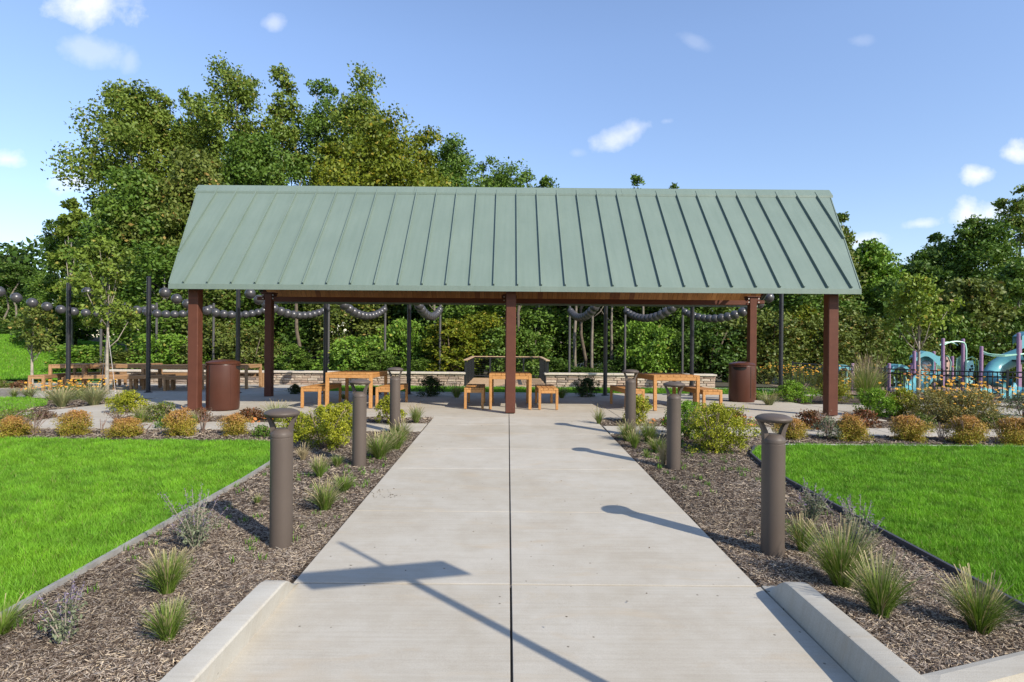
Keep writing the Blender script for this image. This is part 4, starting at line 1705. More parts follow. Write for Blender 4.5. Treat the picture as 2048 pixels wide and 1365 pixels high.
def play():
    D0 = 22.0

    def post(t, px, ytop, D, r=.057):
        p = PX(px, ytop, D)
        z = gh(p.x, D)
        b = MB()
        b.lathe([(r, 0), (r, p.z - z - .02), (r * .7, p.z - z)], 16, (p.x, D, z))
        b.obj('post', M['purple'], t, smooth=True, angle=.5)
        return p

    def arch(t, pxa, pxb, ytop, yspring, D, depth=.7, wall=.05, mat=None, ybase=None):
        """plastic arch hood open towards the viewer"""
        A, B, T_ = PX(pxa, yspring, D), PX(pxb, yspring, D), PX((pxa + pxb) / 2, ytop, D)
        cx = (A.x + B.x) / 2
        rx = (B.x - A.x) / 2
        rz = T_.z - A.z
        b = MB()
        n = 14
        rows = []
        for k in range(n + 1):
            a = math.pi * k / n
            o_ = Vector((cx - rx * math.cos(a), 0, A.z + rz * math.sin(a)))
            i_ = Vector((cx - (rx - wall * 2.2) * math.cos(a), 0, A.z + (rz - wall * 2.2) * math.sin(a)))
            rows.append([Vector((o_.x, D, o_.z)), Vector((o_.x, D + depth, o_.z)), Vector((i_.x, D + depth, i_.z)), Vector((i_.x, D, i_.z)), Vector((o_.x, D, o_.z))])
        b.sheet(rows)
        b.obj('arch_hood', mat or M['teal'], t, smooth=True, angle=.6)
        if ybase is not None:
            for (x_, s) in ((A.x, 1), (B.x, -1)):
                zb = PX(pxa, ybase, D).z
                b = MB()
                b.box((x_ + s * .05, D + depth / 2, (A.z + zb) / 2), (.05, .05, A.z - zb))
                b.obj('leg', M['mint'], t)

    # two small low arches
    t = thing('play_arch', (0, 0, 0), 0, 'small aqua play arch with mauve post, just right of the right front pavilion post', 'play arch')
    post(t, 1706, 727, D0)
    post(t, 1672, 730, D0)
    arch(t, 1676, 1703, 730, 742, D0, .4, ybase=790)
    b = MB()
    c_ = PX(1698, 772, D0)
    b.tube([(c_.x - .15, D0, c_.z - .3), (c_.x - .15, D0, c_.z + .25), (c_.x + .05, D0, c_.z + .3)], .02, 6)
    b.tube([(c_.x - .15, D0, c_.z), (c_.x + .08, D0, c_.z)], .02, 6)
    b.obj('grab_rail', M['mint'], t)
    t = thing('play_arch', (0, 0, 0), 0, 'aqua play arch between two mauve posts, left of the straight slide', 'play arch')
    post(t, 1779, 727, D0)
    post(t, 1824, 727, D0)
    arch(t, 1783, 1821, 729, 744, D0, .45, ybase=790)
    b = MB()
    for px in (1789, 1812):
        c_ = PX(px, 770, D0)
        b.tube([(c_.x, D0, c_.z + .3), (c_.x + .08, D0, c_.z + .1), (c_.x + .05, D0, c_.z - .35)], .022, 6)
        b.tube([(c_.x, D0, c_.z + .1), (c_.x + .2, D0, c_.z + .1)], .022, 6)
    a_, b_2 = PX(1783, 775, D0), PX(1821, 775, D0)
    b.tube([a_, b_2], .025, 6)
    b.obj('grab_rail', M['mint'], t)

    # main structure
    t = thing('play_structure', (0, 0, 0), 0, 'main play structure with mauve posts, aqua canopy, mint arch and short straight slide', 'playground')
    for (px, yt, D) in ((1829, 702, 21.6), (1868, 703, 23.4), (1886, 677, 21.6), (1905, 713, 23.2), (1926, 678, 21.8), (1963, 693, 21.0)):
        post(t, px, yt, D)
    # aqua canopy (wavy hood with flat front band)
    rows = []
    for k in range(13):
        s = k / 12
        px = 1833 + s * (1881 - 1833)
        yt = 716 - 11 * math.sin(math.pi * min(1, s * 1.12)) - 3 * s
        p = PX(px, yt, 21.6)
        pb = PX(px, yt + 7 + 12 * s * s, 21.6)
        rows.append([pb, p, p + Vector((.02, .4, .03)), p + Vector((.02, .4, -.1))])
    b = MB()
    b.sheet(rows)
    b.obj('canopy', M['teal'], t, smooth=True, angle=.8)
    # bubble window panel: ring with clear dome
    c_ = PX(1851, 731, 21.9)
    b = MB()
    n = 24
    rows = []
    rr = .20
    for k in range(n + 1):
        a = 2 * math.pi * k / n
        sq = .30 / max(abs(math.cos(a)), abs(math.sin(a)))
        sq = min(sq, .36)
        rows.append([Vector((c_.x + rr * math.cos(a), 21.85, c_.z + rr * math.sin(a))), Vector((c_.x + sq * math.cos(a), 21.85, c_.z + sq * math.sin(a) * 1.1)), Vector((c_.x + sq * math.cos(a), 21.95, c_.z + sq * math.sin(a) * 1.1)), Vector((c_.x + rr * math.cos(a), 21.95, c_.z + rr * math.sin(a)))])
    b.sheet(rows)
    b.obj('window_panel', M['teal'], t)
    b = MB()
    b.lathe([(rr * math.cos(a), rr * .5 * math.sin(a)) for a in [math.radians(x) for x in range(0, 91, 15)]], 24)
    o = b.obj('bubble_window', paint('bubble_plastic', (.30, .33, .30), .08, .1, 5, spec=.8), t, (c_.x, 21.88, c_.z), smooth=True, angle=None)
    o.rotation_euler = (R90, 0, 0)
    # straight slide, a trough with raised sides, running down to the left
    def trough(name, path, w, side, mat, thick=.03):
        b = MB()
        rows = []
        for i, p in enumerate(path):
            p = Vector(p)
            tv = (Vector(path[min(i + 1, len(path) - 1)]) - Vector(path[max(i - 1, 0)])).normalized()
            sd = tv.cross(Vector((0, 0, 1))).normalized()
            un = sd.cross(tv).normalized()
            prof = [(-w - .05, side), (-w, side), (-w * .85, side * .2), (-w * .5, 0), (w * .5, 0), (w * .85, side * .2), (w, side), (w + .05, side), (w + .04, side - .04), (w * .95, .0), (w * .5, -thick - .02), (-w * .5, -thick - .02), (-w * .95, 0), (-w - .04, side - .04), (-w - .05, side)]
            rows.append([p + sd * a + un * c for a, c in prof])
        b.sheet(rows)
        b.obj(name, mat, t, smooth=True, angle=.7)
    top = PX(1866, 747, 21.4)
    bot = PX(1822, 792, 19.9)
    pth = []
    for k in range(11):
        s = k / 10
        z = top.z + (bot.z - top.z) * (s - .12 * math.sin(math.pi * s * 2) * .3)
        if s > .85:
            z += (s - .85) * .25
        pth.append((top.x + (bot.x - top.x) * s, top.y + (bot.y - top.y) * s, z))
    trough('slide', pth, .26, .16, M['teal'])
    b = MB()
    zg = gh(bot.x, bot.y)
    b.box((pth[9][0], pth[9][1], (zg + pth[9][2]) / 2 - .02), (.08, .3, pth[9][2] - zg))
    b.obj('slide_foot', M['purple'], t)
    # decks
    zdk = PX(1880, 760, 22.4).z
    for (pa, pb_, D) in ((1829, 1886, 22.5), (1886, 1926, 22.4)):
        a, bb = PX(pa, 0, D).x, PX(pb_, 0, D).x
        b = MB()
        b.box(((a + bb) / 2, D, zdk - .04), (bb - a, 1.3, .08))
        b.obj('platform', M['pole'], t)
    # mint arch over the two tall posts
    a, bb = PX(1887, 690, 21.6), PX(1926, 690, 21.6)
    b = MB()
    pts = []
    for k in range(13):
        s = k / 12
        pts.append(Vector((a.x + (bb.x - a.x) * s, 21.55, a.z + .13 * math.sin(math.pi * min(1, s * .8 + .0)) ** .7)))
    c2 = PX(1933, 700, 21.55)
    pts += [PX(1931, 690, 21.55), c2, PX(1933, 740, 21.55), PX(1932, 785, 21.55)]
    b.tube(pts, .026, 8)
    pts = [Vector((a.x + .12 + (bb.x - a.x - .04) * k / 8, 21.95, a.z - .02 + .12 * abs(math.sin(math.pi * k / 8)) ** .7)) for k in range(9)]
    b.tube(pts, .022, 8)
    b.obj('mint_arch', M['mint'], t, smooth=True)
    # tan climber panel with openings
    A, B = PX(1891, 713, 22.0), PX(1899, 768, 22.0)
    b = MB()
    b.prism([(A.x, A.z), (A.x + .10, A.z - .02), (A.x + .19, A.z - .22), (A.x + .15, B.z + .3), (A.x + .20, B.z), (A.x - .02, B.z)], .03, Matrix.Translation((0, 22.0, 0)))
    b.obj('climber_panel', M['tan'], t)
    b = MB()
    for zz in (.18, .45, .72):
        b.prism([(A.x + .06 + .04 * math.cos(q), A.z - zz + .05 * math.sin(q)) for q in [k * math.pi / 4 for k in range(8)]], .006, Matrix.Translation((0, 21.978, 0)))
    b.obj('hand_hole', M['dark'], t)
    b = MB()
    b.tube([(A.x, 21.97, A.z + .02), (A.x + .10, 21.97, A.z), (A.x + .20, 21.97, A.z - .22), (A.x + .16, 21.97, B.z + .3), (A.x + .21, 21.97, B.z)], .016, 6)
    b.obj('panel_rail', M['mint'], t)
    # small barred panels
    for (pa, pb_, yt, yb, D) in ((1872, 1884, 722, 765, 21.9), (1912, 1923, 712, 768, 21.9)):
        b = MB()
        a, bb = PX(pa, yt, D), PX(pb_, yb, D)
        b.tube([(a.x, D, bb.z), (a.x + .04, D, a.z - .15), (bb.x, D, a.z), (bb.x, D, bb.z), (a.x, D, bb.z)], .018, 6)
        for k in range(1, 5):
            x_ = a.x + (bb.x - a.x) * k / 5
            b.tube([(x_, D, bb.z), (x_, D, a.z - .1 + .1 * k / 5)], .010, 5)
        b.obj('bar_panel', M['mint'], t)
    # pale panel with round holes
    a, bb = PX(1933, 722, 21.7), PX(1949, 768, 21.7)
    b = MB()
    b.prism([(a.x, a.z), (bb.x - .05, a.z + .01), (bb.x + .01, a.z - .25), (bb.x - .03, a.z - .55), (bb.x + .02, bb.z), (a.x, bb.z)], .03, Matrix.Translation((0, 21.7, 0)))
    b.obj('pale_panel', M['pale'], t)
    b = MB()
    for (dx, dz, r) in ((.20, -.20, .05), (.14, -.33, .05), (.23, -.30, .035), (.2, -.68, .05), (.13, -.78, .03)):
        b.prism([(a.x + dx + r * math.cos(q), a.z + dz + r * math.sin(q)) for q in [k * math.pi / 5 for k in range(10)]], .006, Matrix.Translation((0, 21.68, 0)))
    b.obj('panel_hole', M['dark'], t)
    # dark green net frame behind
    b = MB()
    a, bb = PX(1934, 718, 22.8), PX(1958, 770, 22.8)
    b.tube([a, PX(1945, 714, 22.8), PX(1957, 722, 22.8), bb], .02, 6)
    b.tube([PX(1945, 716, 22.8), PX(1950, 770, 22.8)], .012, 5)
    b.tube([PX(1951, 718, 22.8), PX(1955, 770, 22.8)], .012, 5)
    b.obj('net_frame', paint('dark_green_metal', (.05, .14, .11), .5), t)
    # ---- tower with spiral and tube slide at the right edge
    t = thing('play_tower', (0, 0, 0), 0, 'tall play tower at the right edge with big aqua tube slide and curled slide exit', 'playground')
    for (px, yt, D) in ((2037, 666, 20.5), (2075, 640, 20.5), (2072, 650, 22.3), (2040, 668, 22.3)):
        post(t, px, yt, D)
    rows = []
    for k in range(9):
        s = k / 8
        p = PX(2044 + 40 * s, 673 - 10 * math.sin(math.pi * s), 20.45)
        rows.append([p + Vector((0, 0, -.45 - .2 * s)), p, p + Vector((.1, .5, 0)), p + Vector((.1, .5, -.3))])
    b = MB()
    b.sheet(rows)
    b.obj('canopy', M['teal'], t, smooth=True, angle=.8)
    b = MB()
    p = PX(2056, 722, 21.4)
    b.box((p.x, p.y, p.z), (1.0, 1.6, .07))
    b.obj('platform', M['pole'], t)
    b = MB()
    for (x_, y_) in ((2048, 700), (2048, 706)):
        pass
    for dz in (0, 3.5):
        b.tube([PX(1965, 706 + dz * .4, 21.0), PX(1985, 709 + dz, 20.8), PX(2010, 711 + dz * .6, 20.6), PX(2035, 709 + dz * .3, 20.5), PX(2060, 707, 20.5)], .022, 6)
    b.tube([PX(1965, 703, 21.0), PX(1975, 707, 20.9)], .022, 6)
    b.obj('overhead_bar', M['mint'], t)
    # large chute going down to the left and away
    b = MB()
    P = [PX(2042, 712, 21.6), PX(2015, 722, 21.8), PX(1992, 736, 21.9), PX(1980, 752, 21.6), PX(1993, 762, 21.2), PX(2012, 764, 20.9)]
    rows = []
    for i, p in enumerate(P):
        tv = (P[min(i + 1, len(P) - 1)] - P[max(i - 1, 0)]).normalized()
        sd = tv.cross(Vector((0, 1, 0))).normalized()
        bn = sd.cross(tv).normalized()
        ra = [.30, .30, .29, .27, .25, .22][i]
        rows.append([p + (sd * math.cos(q) * ra + bn * math.sin(q) * ra) for q in [2 * math.pi * k / 14 for k in range(15)]])
    b.sheet(rows)
    b.obj('tube_slide', M['teal'], t, smooth=True, angle=None)
    # curled sheet panel
    b = MB()
    rows = []
    for k in range(9):
        s = k / 8
        p = PX(2013 + 14 * s, 756 + 3 * math.sin(s * 3), 20.3 + .4 * math.sin(s * math.pi))
        rows.append([p, p + Vector((.03, 0, -.55 + .12 * math.sin(s * 3.1)))])
    b.sheet(rows)
    b.obj('curved_panel', M['teal'], t, smooth=True, angle=None)
    # slide exit trough at the ground
    pth = [PX(2034, 786, 20.6), PX(2018, 787, 20.6), PX(1998, 786, 20.3), PX(1980, 786, 19.9)]
    pth = [(p.x, p.y, p.z) for p in pth]
    trough('slide_exit', pth, .26, .13, M['teal'])
    pth = [PX(2052, 775, 19.2), PX(2044, 788, 19.0), PX(2034, 797, 18.7), PX(2022, 798, 18.4)]
    trough('slide_exit', [(p.x, p.y, p.z) for p in pth], .24, .16, M['teal'])
    # wooden step block behind
    for k in range(4):
        b = MB()
        a = PX(1992, 768 + k * 4.2, 23.2)
        b.box((a.x, 23.2, a.z), (.62, .12, .065))
        b.obj('step_board', M['tan'], t)
    b = MB()
    for (px, y_) in ((2016, 770), (1972, 775)):
        p = PX(px, y_, 20.2)
        z = gh(p.x, 20.2)
        b.tube([(p.x, 20.2, z), (p.x, 20.2, p.z)], .03, 8)
    b.obj('slide_leg', M['mint'], t)


play()

# ------------------------------------------------------------------ vegetation
def rnd_unit(n, r=RNG):
    v = r.normal(0, 1, (n, 3))
    return v / np.linalg.norm(v, axis=1, keepdims=True)


def leaf_mesh(name, P, Nrm, size, cols, mat, jitter=.7, aspect=.6):
    """one folded leaf face at every point"""
    n = len(P)
    nr = Nrm * (1 - jitter) + rnd_unit(n) * jitter
    nr /= np.linalg.norm(nr, axis=1, keepdims=True) + 1e-9
    h = rnd_unit(n)
    t = np.cross(nr, h)
    t /= np.linalg.norm(t, axis=1, keepdims=True) + 1e-9
    b = np.cross(nr, t)
    s = (size * RNG.uniform(.6, 1.35, n))[:, None]
    V = np.stack([P - t * s * .5, P + b * s * aspect * .5 - nr * s * .12, P + t * s * .5, P - b * s * aspect * .5 - nr * s * .12], 1).reshape(-1, 3)
    loops = np.arange(n * 4)
    me = np_mesh(name, V, loops, np.arange(n) * 4, np.full(n, 4), mat, np.repeat(cols, 4, 0))
    return me


def crown_points(W, H, z0, nl, nleaf, rng, top=.8, lobe=.33, clump=.30, sub=22, irregular=.25, bottom=.12):
    """points in clumps on lobes inside an egg envelope, with gaps between the clumps"""
    R_ = W / 2
    C = []
    for i in range(nl):
        f = (i + .5) / nl
        zz = bottom + (1 - bottom - .06) * f
        # envelope radius by height
        env = math.sin(math.pi * min(1, max(0.02, (zz * .86 + .12)))) ** .75
        a = i * 2.399 + rng.uniform(-.5, .5)
        rad = R_ * env * rng.uniform(.35, .95)
        C.append((rad * math.cos(a), rad * math.sin(a), z0 + H * zz + rng.uniform(-.04, .04) * H, R_ * lobe * rng.uniform(.7, 1.25) * (.55 + .6 * env)))
    C.append((0, 0, z0 + H * .93, R_ * lobe * .62))
    C.append((R_ * .16, R_ * .1, z0 + H * .85, R_ * lobe * .85))
    C.append((-R_ * .22, -R_ * .05, z0 + H * .80, R_ * lobe * .95))
    C.append((R_ * .05, -R_ * .2, z0 + H * .74, R_ * lobe * 1.05))
    C = np.array(C)
    vol = C[:, 3] ** 2
    cnt = (vol / vol.sum() * nleaf).astype(int)
    Ps, Ns, Ts = [], [], []
    for (cx, cy, cz, r), k in zip(C, cnt):
        ns = max(5, int(sub * rng.uniform(.7, 1.3)))
        d = rng.normal(0, 1, (ns, 3))
        d[:, 2] += .35
        d /= np.linalg.norm(d, axis=1, keepdims=True)
        rr = r * rng.uniform(.5, 1.0 + irregular * .8, ns)
        sc = np.array([cx, cy, cz]) + d * rr[:, None] * np.array([1, 1, .85])
        which = rng.integers(0, ns, k)
        g = np.clip(rng.normal(0, 1, (k, 3)), -1.7, 1.7) * (r * clump)
        g[:, 2] *= .75
        p = sc[which] + g
        Ps.append(p)
        o = d[which] + g / (r * clump + 1e-6) * .25
        Ns.append(o / (np.linalg.norm(o, axis=1, keepdims=True) + 1e-9))
        tone = rng.uniform(0, 1, ns)
        Ts.append(tone[which] * .6 + rng.uniform(0, 1) * .4)
    P, Nn, T = np.concatenate(Ps), np.concatenate(Ns), np.concatenate(Ts)
    # fit the crown to the wanted width and height
    for ax, want0, want1 in ((0, -R_, R_), (1, -R_, R_)):
        lo, hi = np.percentile(P[:, ax], [.3, 99.7])
        k = (want1 - want0) / (hi - lo)
        m = (hi + lo) / 2
        P[:, ax] = (P[:, ax] - m) * k
        C[:, ax] = (C[:, ax] - m) * k
    hi = np.percentile(P[:, 2], 99.85)
    k = H / (hi - z0)
    P[:, 2] = z0 + (P[:, 2] - z0) * k
    C[:, 2] = z0 + (C[:, 2] - z0) * k
    return P, Nn, T, C


PAL = {
    'poplar': ((.060, .105, .018), (.120, .180, .032), (.20, .20, .05), .05),
    'green': ((.040, .095, .014), (.085, .150, .026), (.15, .18, .05), .02),
    'dark': ((.028, .068, .012), (.060, .115, .022), (.10, .13, .03), .02),
    'gold': ((.058, .098, .010), (.125, .160, .016), (.21, .19, .02), .09),
    'lime': ((.060, .135, .016), (.115, .215, .03), (.22, .24, .05), .03),
    'olive': ((.050, .085, .018), (.110, .145, .034), (.20, .16, .05), .05),
    'yleaf': ((.075, .13, .018), (.16, .23, .035), (.27, .26, .05), .06),
    'conifer': ((.022, .050, .014), (.045, .080, .024), (.06, .08, .03), .02),
}


for _k in list(PAL):
    PAL[_k] = tuple((c[0] * 1.60, c[1] * 1.42, c[2] * 1.2) if isinstance(c, tuple) else c for c in PAL[_k])
M['midbark'] = paint('mid_bark', (.16, .135, .105), .9, .4, 5)


def leaf_cols(T, pal, rng=RNG):
    a, b, c, f = PAL[pal]
    a, b, c = np.array(a), np.array(b), np.array(c)
    u = np.clip(T * .65 + rng.uniform(0, .45, len(T)), 0, 1)[:, None]
    C = a + (b - a) * u
    k = rng.uniform(0, 1, len(T)) < f
    C[k] = c * rng.uniform(.7, 1.1, (k.sum(), 1))
    return C


def trunk_mesh(H, r0, C, rng, mat, nlimb=8, bend=.03, zfork=.25):
    b = MB()
    pts = []
    px, py = 0, 0
    m = 7
    for i in range(m):
        s = i / (m - 1)
        pts.append(Vector((px, py, -0.4 + (H * .88 + .4) * s)))
        px += rng.uniform(-1, 1) * bend * H / m
        py += rng.uniform(-1, 1) * bend * H / m
    b.tube(pts, [r0 * (1.25 if i == 0 else 1 - .88 * i / (m - 1)) for i in range(m)], 7)
    idx = list(range(len(C)))
    rng.shuffle(idx)
    for k in idx[:nlimb]:
        c = Vector(C[k][:3])
        hz = max(H * zfork, min(c.z * .62, H * .7))
        s = (hz + .4) / (H * .88 + .4) * (m - 1)
        i = min(m - 2, int(s))
        base = pts[i].lerp(pts[i + 1], s - i)
        mid = base.lerp(c, .5) + Vector((0, 0, -.03 * H))
        rr = r0 * (1 - .88 * s / (m - 1)) * .5
        b.tube([base, mid, c], [rr, rr * .65, rr * .25], 5)
    return b.mesh('trunk', mat, True)


PROTO = {}


def tree_meshes(key, W, H, crown0, nl, nleaf, leaf, pal, bark, seed, r0=None, **kw):
    rng = np.random.default_rng(seed)
    P, Nn, T, C = crown_points(W, H * (1 - crown0), H * crown0, nl, nleaf, rng, **kw)
    cm = leaf_mesh('crown', P, Nn, leaf, leaf_cols(T, pal), M['leaf'], .62)
    tm = trunk_mesh(H, r0 or H * .014 + .04, C, rng, M[bark], min(10, nl))
    return cm, tm


def place_tree(name, x, y, cm, tm, lab, cat, grp=None, rz=0, scale=(1, 1, 1), dz=0):
    t = thing(name, (x, y, gh(x, y) + dz), rz, lab, cat, grp)
    t.scale = scale
    link('trunk', tm, t)
    link('crown', cm, t)
    return t


def skyline_tree(px, ytop, D, wpx, pal, bark, seed, lab, crown0=.12, nl=22, nleaf=17000, leaf=.215, grp='trees of the wood behind the pavilion', name='tree', **kw):
    x = (px - 1016) / F_PX * D
    top = PX(px, ytop, D).z
    z = gh(x, D)
    H = top - z
    W = wpx * D / F_PX
    cm, tm = tree_meshes(None, W, H, crown0, nl, int(nleaf * 1.2), leaf, pal, bark, seed, **kw)
    place_tree(name, x, D, cm, tm, lab, 'tree', grp)


TREES = [
    (318, 186, 39, 130, 'poplar', 'greybark', 'rounded crown filling the right side of the big rounded tree', dict(nl=22, nleaf=13000, irregular=.2)),
    (352, 238, 43, 150, 'green', 'greybark', 'green crown in the notch right of the big rounded tree', dict(nl=20, nleaf=11000, irregular=.2)),
    (600, 232, 44, 170, 'green', 'greybark', 'green crown filling between the narrow tall tree and the middle top', dict(nl=20, nleaf=12000, irregular=.2)),
    (846, 262, 39, 140, 'gold', 'darkbark', 'golden tinged crown on the right shoulder of the dense golden tree', dict(nl=22, nleaf=12000, irregular=.15)),
    (898, 285, 43, 140, 'green', 'darkbark', 'dark green crown tucked between the golden tree and the next round crown', dict(nl=20, nleaf=10000, irregular=.15)),
    (985, 316, 46, 130, 'green', 'darkbark', 'green crown on the falling slope of the wood, left of the ridge centre', dict(nl=18, nleaf=8000, irregular=.15)),
    (1052, 346, 48, 120, 'green', 'darkbark', 'low green crown at the foot of the falling slope of the wood', dict(nl=16, nleaf=7000, irregular=.15)),
    # px, ytop, D, width px, palette, bark, label
    (262, 168, 37, 200, 'poplar', 'greybark', 'big rounded pale green tree at the left of the wood, right of the open sky', dict(nl=36, nleaf=30000, irregular=.25, clump=.30)),
    (142, 400, 34, 88, 'poplar', 'greybark', 'thin ragged tree with open foliage against the sky, at the left edge of the wood', dict(nl=18, nleaf=7000, lobe=.26, irregular=.6, clump=.27)),
    (470, 128, 39, 195, 'poplar', 'greybark', 'tallest tree of the wood, its peak high above the left third of the green roof', dict(nl=34, nleaf=26000, lobe=.33, irregular=.4, clump=.30)),
    (392, 185, 41, 160, 'poplar', 'greybark', 'tall airy tree between the big rounded tree and the tallest peak', dict(nl=26, nleaf=18000, lobe=.33, irregular=.4)),
    (560, 138, 40, 120, 'poplar', 'greybark', 'narrow tall tree directly right of the tallest peak of the wood', dict(nl=26, nleaf=14000, lobe=.34, irregular=.45, clump=.30)),
    (632, 160, 42, 130, 'green', 'greybark', 'narrow columnar treetop in the middle of the three tall peaks', dict(nl=26, nleaf=15000, lobe=.36, irregular=.4)),
    (708, 146, 41, 190, 'poplar', 'greybark', 'tall tree whose right slope drops away towards the orange tinged crown', dict(nl=32, nleaf=24000, lobe=.33, irregular=.4, clump=.30)),
    (505, 265, 36, 190, 'green', 'darkbark', 'mid height green tree before the tall peaks, over the left of the roof', dict(nl=26, nleaf=19000)),
    (385, 300, 33, 210, 'olive', 'darkbark', 'broad dull green tree filling the wood just above the left roof corner', dict(nl=26, nleaf=20000)),
    (285, 345, 32, 190, 'green', 'greybark', 'leafy tree behind the ball strings, left of the roof edge', dict(nl=26, nleaf=20000)),
    (205, 440, 31, 130, 'poplar', 'darkbark', 'low spreading tree behind the young staked tree', dict(nl=22, nleaf=13000)),
    (762, 232, 34, 285, 'gold', 'darkbark', 'dense tree with golden orange tinged leaves above the middle left of the roof', dict(nl=34, nleaf=30000, irregular=.15, clump=.26, lobe=.32)),
    (655, 285, 35, 130, 'gold', 'darkbark', 'yellowing tree just left of the dense golden tree', dict(nl=22, nleaf=12000)),
    (915, 280, 42, 190, 'green', 'darkbark', 'round dark green tree stepping down right of the golden tree', dict(nl=24, nleaf=14000, irregular=.2)),
    (1010, 330, 45, 175, 'green', 'darkbark', 'low dark green crown just above the ridge, left of the centre', dict(nl=20, nleaf=10000, irregular=.2)),
    (1085, 356, 47, 95, 'green', 'darkbark', 'small crown poking over the ridge at the centre', dict(nl=14, nleaf=6000)),
    (1265, 350, 47, 85, 'green', 'darkbark', 'lone crown poking over the ridge right of the centre', dict(nl=14, nleaf=6000)),
    (1345, 368, 50, 80, 'dark', 'darkbark', 'crown barely showing over the ridge, right of the lone one', dict(nl=12, nleaf=5000)),
    (1683, 428, 38, 52, 'poplar', 'greybark', 'thin treetop peeking out beside the right roof edge', dict(nl=16, nleaf=4500, irregular=.5)),
    (1742, 486, 34, 150, 'lime', 'darkbark', 'rounded bright green tree right of the roof edge', dict(nl=26, nleaf=17000)),
    (1838, 502, 38, 120, 'dark', 'darkbark', 'dark tree at the lowest dip of the right skyline', dict(nl=22, nleaf=12000)),
    (1878, 468, 41, 90, 'dark', 'darkbark', 'dark tree with a pointed top right of the skyline dip', dict(nl=20, nleaf=9000, irregular=.5)),
    (1952, 436, 37, 160, 'green', 'darkbark', 'large green tree below the biggest cloud on the right', dict(nl=28, nleaf=19000, irregular=.4)),
    (2042, 374, 39, 120, 'poplar', 'greybark', 'airy tree with open branches at the right edge of the picture', dict(nl=24, nleaf=11000, lobe=.25, irregular=.6)),
    (1790, 560, 31, 130, 'green', 'darkbark', 'leafy tree behind the play arches', dict(nl=22, nleaf=13000)),
    (1930, 560, 31, 150, 'olive', 'darkbark', 'dull green tree behind the main play structure', dict(nl=22, nleaf=14000)),
    (2035, 520, 31, 130, 'green', 'greybark', 'green tree with a pale stem behind the play tower', dict(nl=22, nleaf=13000)),
    (1640, 470, 33, 150, 'olive', 'darkbark', 'reddish green tree behind the right front post', dict(nl=24, nleaf=16000)),
    (1520, 480, 34, 150, 'dark', 'darkbark', 'dark tree behind the right rear post', dict(nl=24, nleaf=13000)),
    (30, 500, 58, 90, 'conifer', 'darkbark', 'dark tall tree at the far left edge beyond the grassy hill', dict(nl=22, nleaf=8000, irregular=.5)),
    (85, 545, 52, 90, 'green', 'greybark', 'tree beyond the grassy hill, right of the dark tree at the left edge', dict(nl=20, nleaf=8000)),
    (-25, 540, 55, 100, 'dark', 'darkbark', 'tree cut by the left edge of the picture, beyond the hill', dict(nl=20, nleaf=7000)),
]
for i, (px, yt, D, w, pal, bark, lab, kw) in enumerate(TREES):
    skyline_tree(px, yt, D, w, pal, bark, 100 + i, lab, **kw)

# trees that are seen only below the roof: share four prototypes
protos = []
for k, (pal, bark) in enumerate((('dark', 'darkbark'), ('green', 'greybark'), ('olive', 'darkbark'), ('dark', 'greybark'))):
    protos.append(tree_meshes(None, 6.2, 11.0, .10, 26, 13000, .24, pal, bark, 300 + k, r0=.17))
cols_ = [(600, 32, 0, 'shaded tree behind the gap between the left rear post and the fourth black pole'), (700, 31, 2, 'tree behind the swag of balls left of the first grey pole in the gap'),
         (790, 33, 0, 'dark tree seen just left of the fifth black pole'), (860, 34, 3, 'dark tree behind the short ball string'), (925, 30, 1, 'tree rising behind the left railing of the deck'),
         (1075, 32, 1, 'tree directly right of the centre post, behind the deck'), (1130, 34, 0, 'dark shaded tree right of the deck railing'), (1180, 35, 3, 'deep shaded tree left of the sixth black pole'),
         (1235, 33, 0, 'dark tree just right of the sixth black pole'), (1300, 34, 2, 'tree behind the ball string over the right table'), (1380, 31, 1, 'round leafed tree behind the seventh black pole'),
         (1450, 32, 2, 'dull tree behind the right brown bin'), (1600, 30, 1, 'tree between the eighth black pole and the right front post'), (540, 31, 1, 'tree behind the left rear post'), (450, 30, 2, 'tree behind the third black pole, above the brown bin'),
         (330, 29, 1, 'tree behind the second black pole'), (95, 36, 1, 'low tree on the edge of the wood beside the grassy hill')]
for i, (px, D, k, lab) in enumerate(cols_):
    cm, tm = protos[k]
    x = (px - 1016) / F_PX * D
    s = random.uniform(.80, .95) * (.7 if px < 120 else 1)
    place_tree('tree', x, D, cm, tm, lab, 'tree', 'trees seen below the eaves', random.uniform(0, 6), (s, s, s * .68))

# bare looking pale and dark trunks standing in the shade of the wood
slim = []
for k in range(3):
    rng = np.random.default_rng(400 + k)
    b = MB()
    H = 9.5
    pts = [Vector((rng.uniform(-.12, .12) * i, rng.uniform(-.1, .1), -.4 + H * i / 6)) for i in range(7)]
    b.tube(pts, [.13 * (1 - .6 * i / 6) for i in range(7)], 7)
    for j in range(2):
        z = rng.uniform(4.2, 7)
        a = rng.uniform(0, 6.28)
        p = Vector((pts[int(z / H * 6)].x, pts[int(z / H * 6)].y, z))
        b.tube([p, p + Vector((math.cos(a) * .6, math.sin(a) * .6, .5)), p + Vector((math.cos(a) * 1.1, math.sin(a) * 1.1, 1.3))], [.04, .03, .012], 5)
    slim.append(b)
slim_me = [s.mesh('trunk', M['midbark'] if k != 1 else M['darkbark'], True) for k, s in enumerate(slim)]

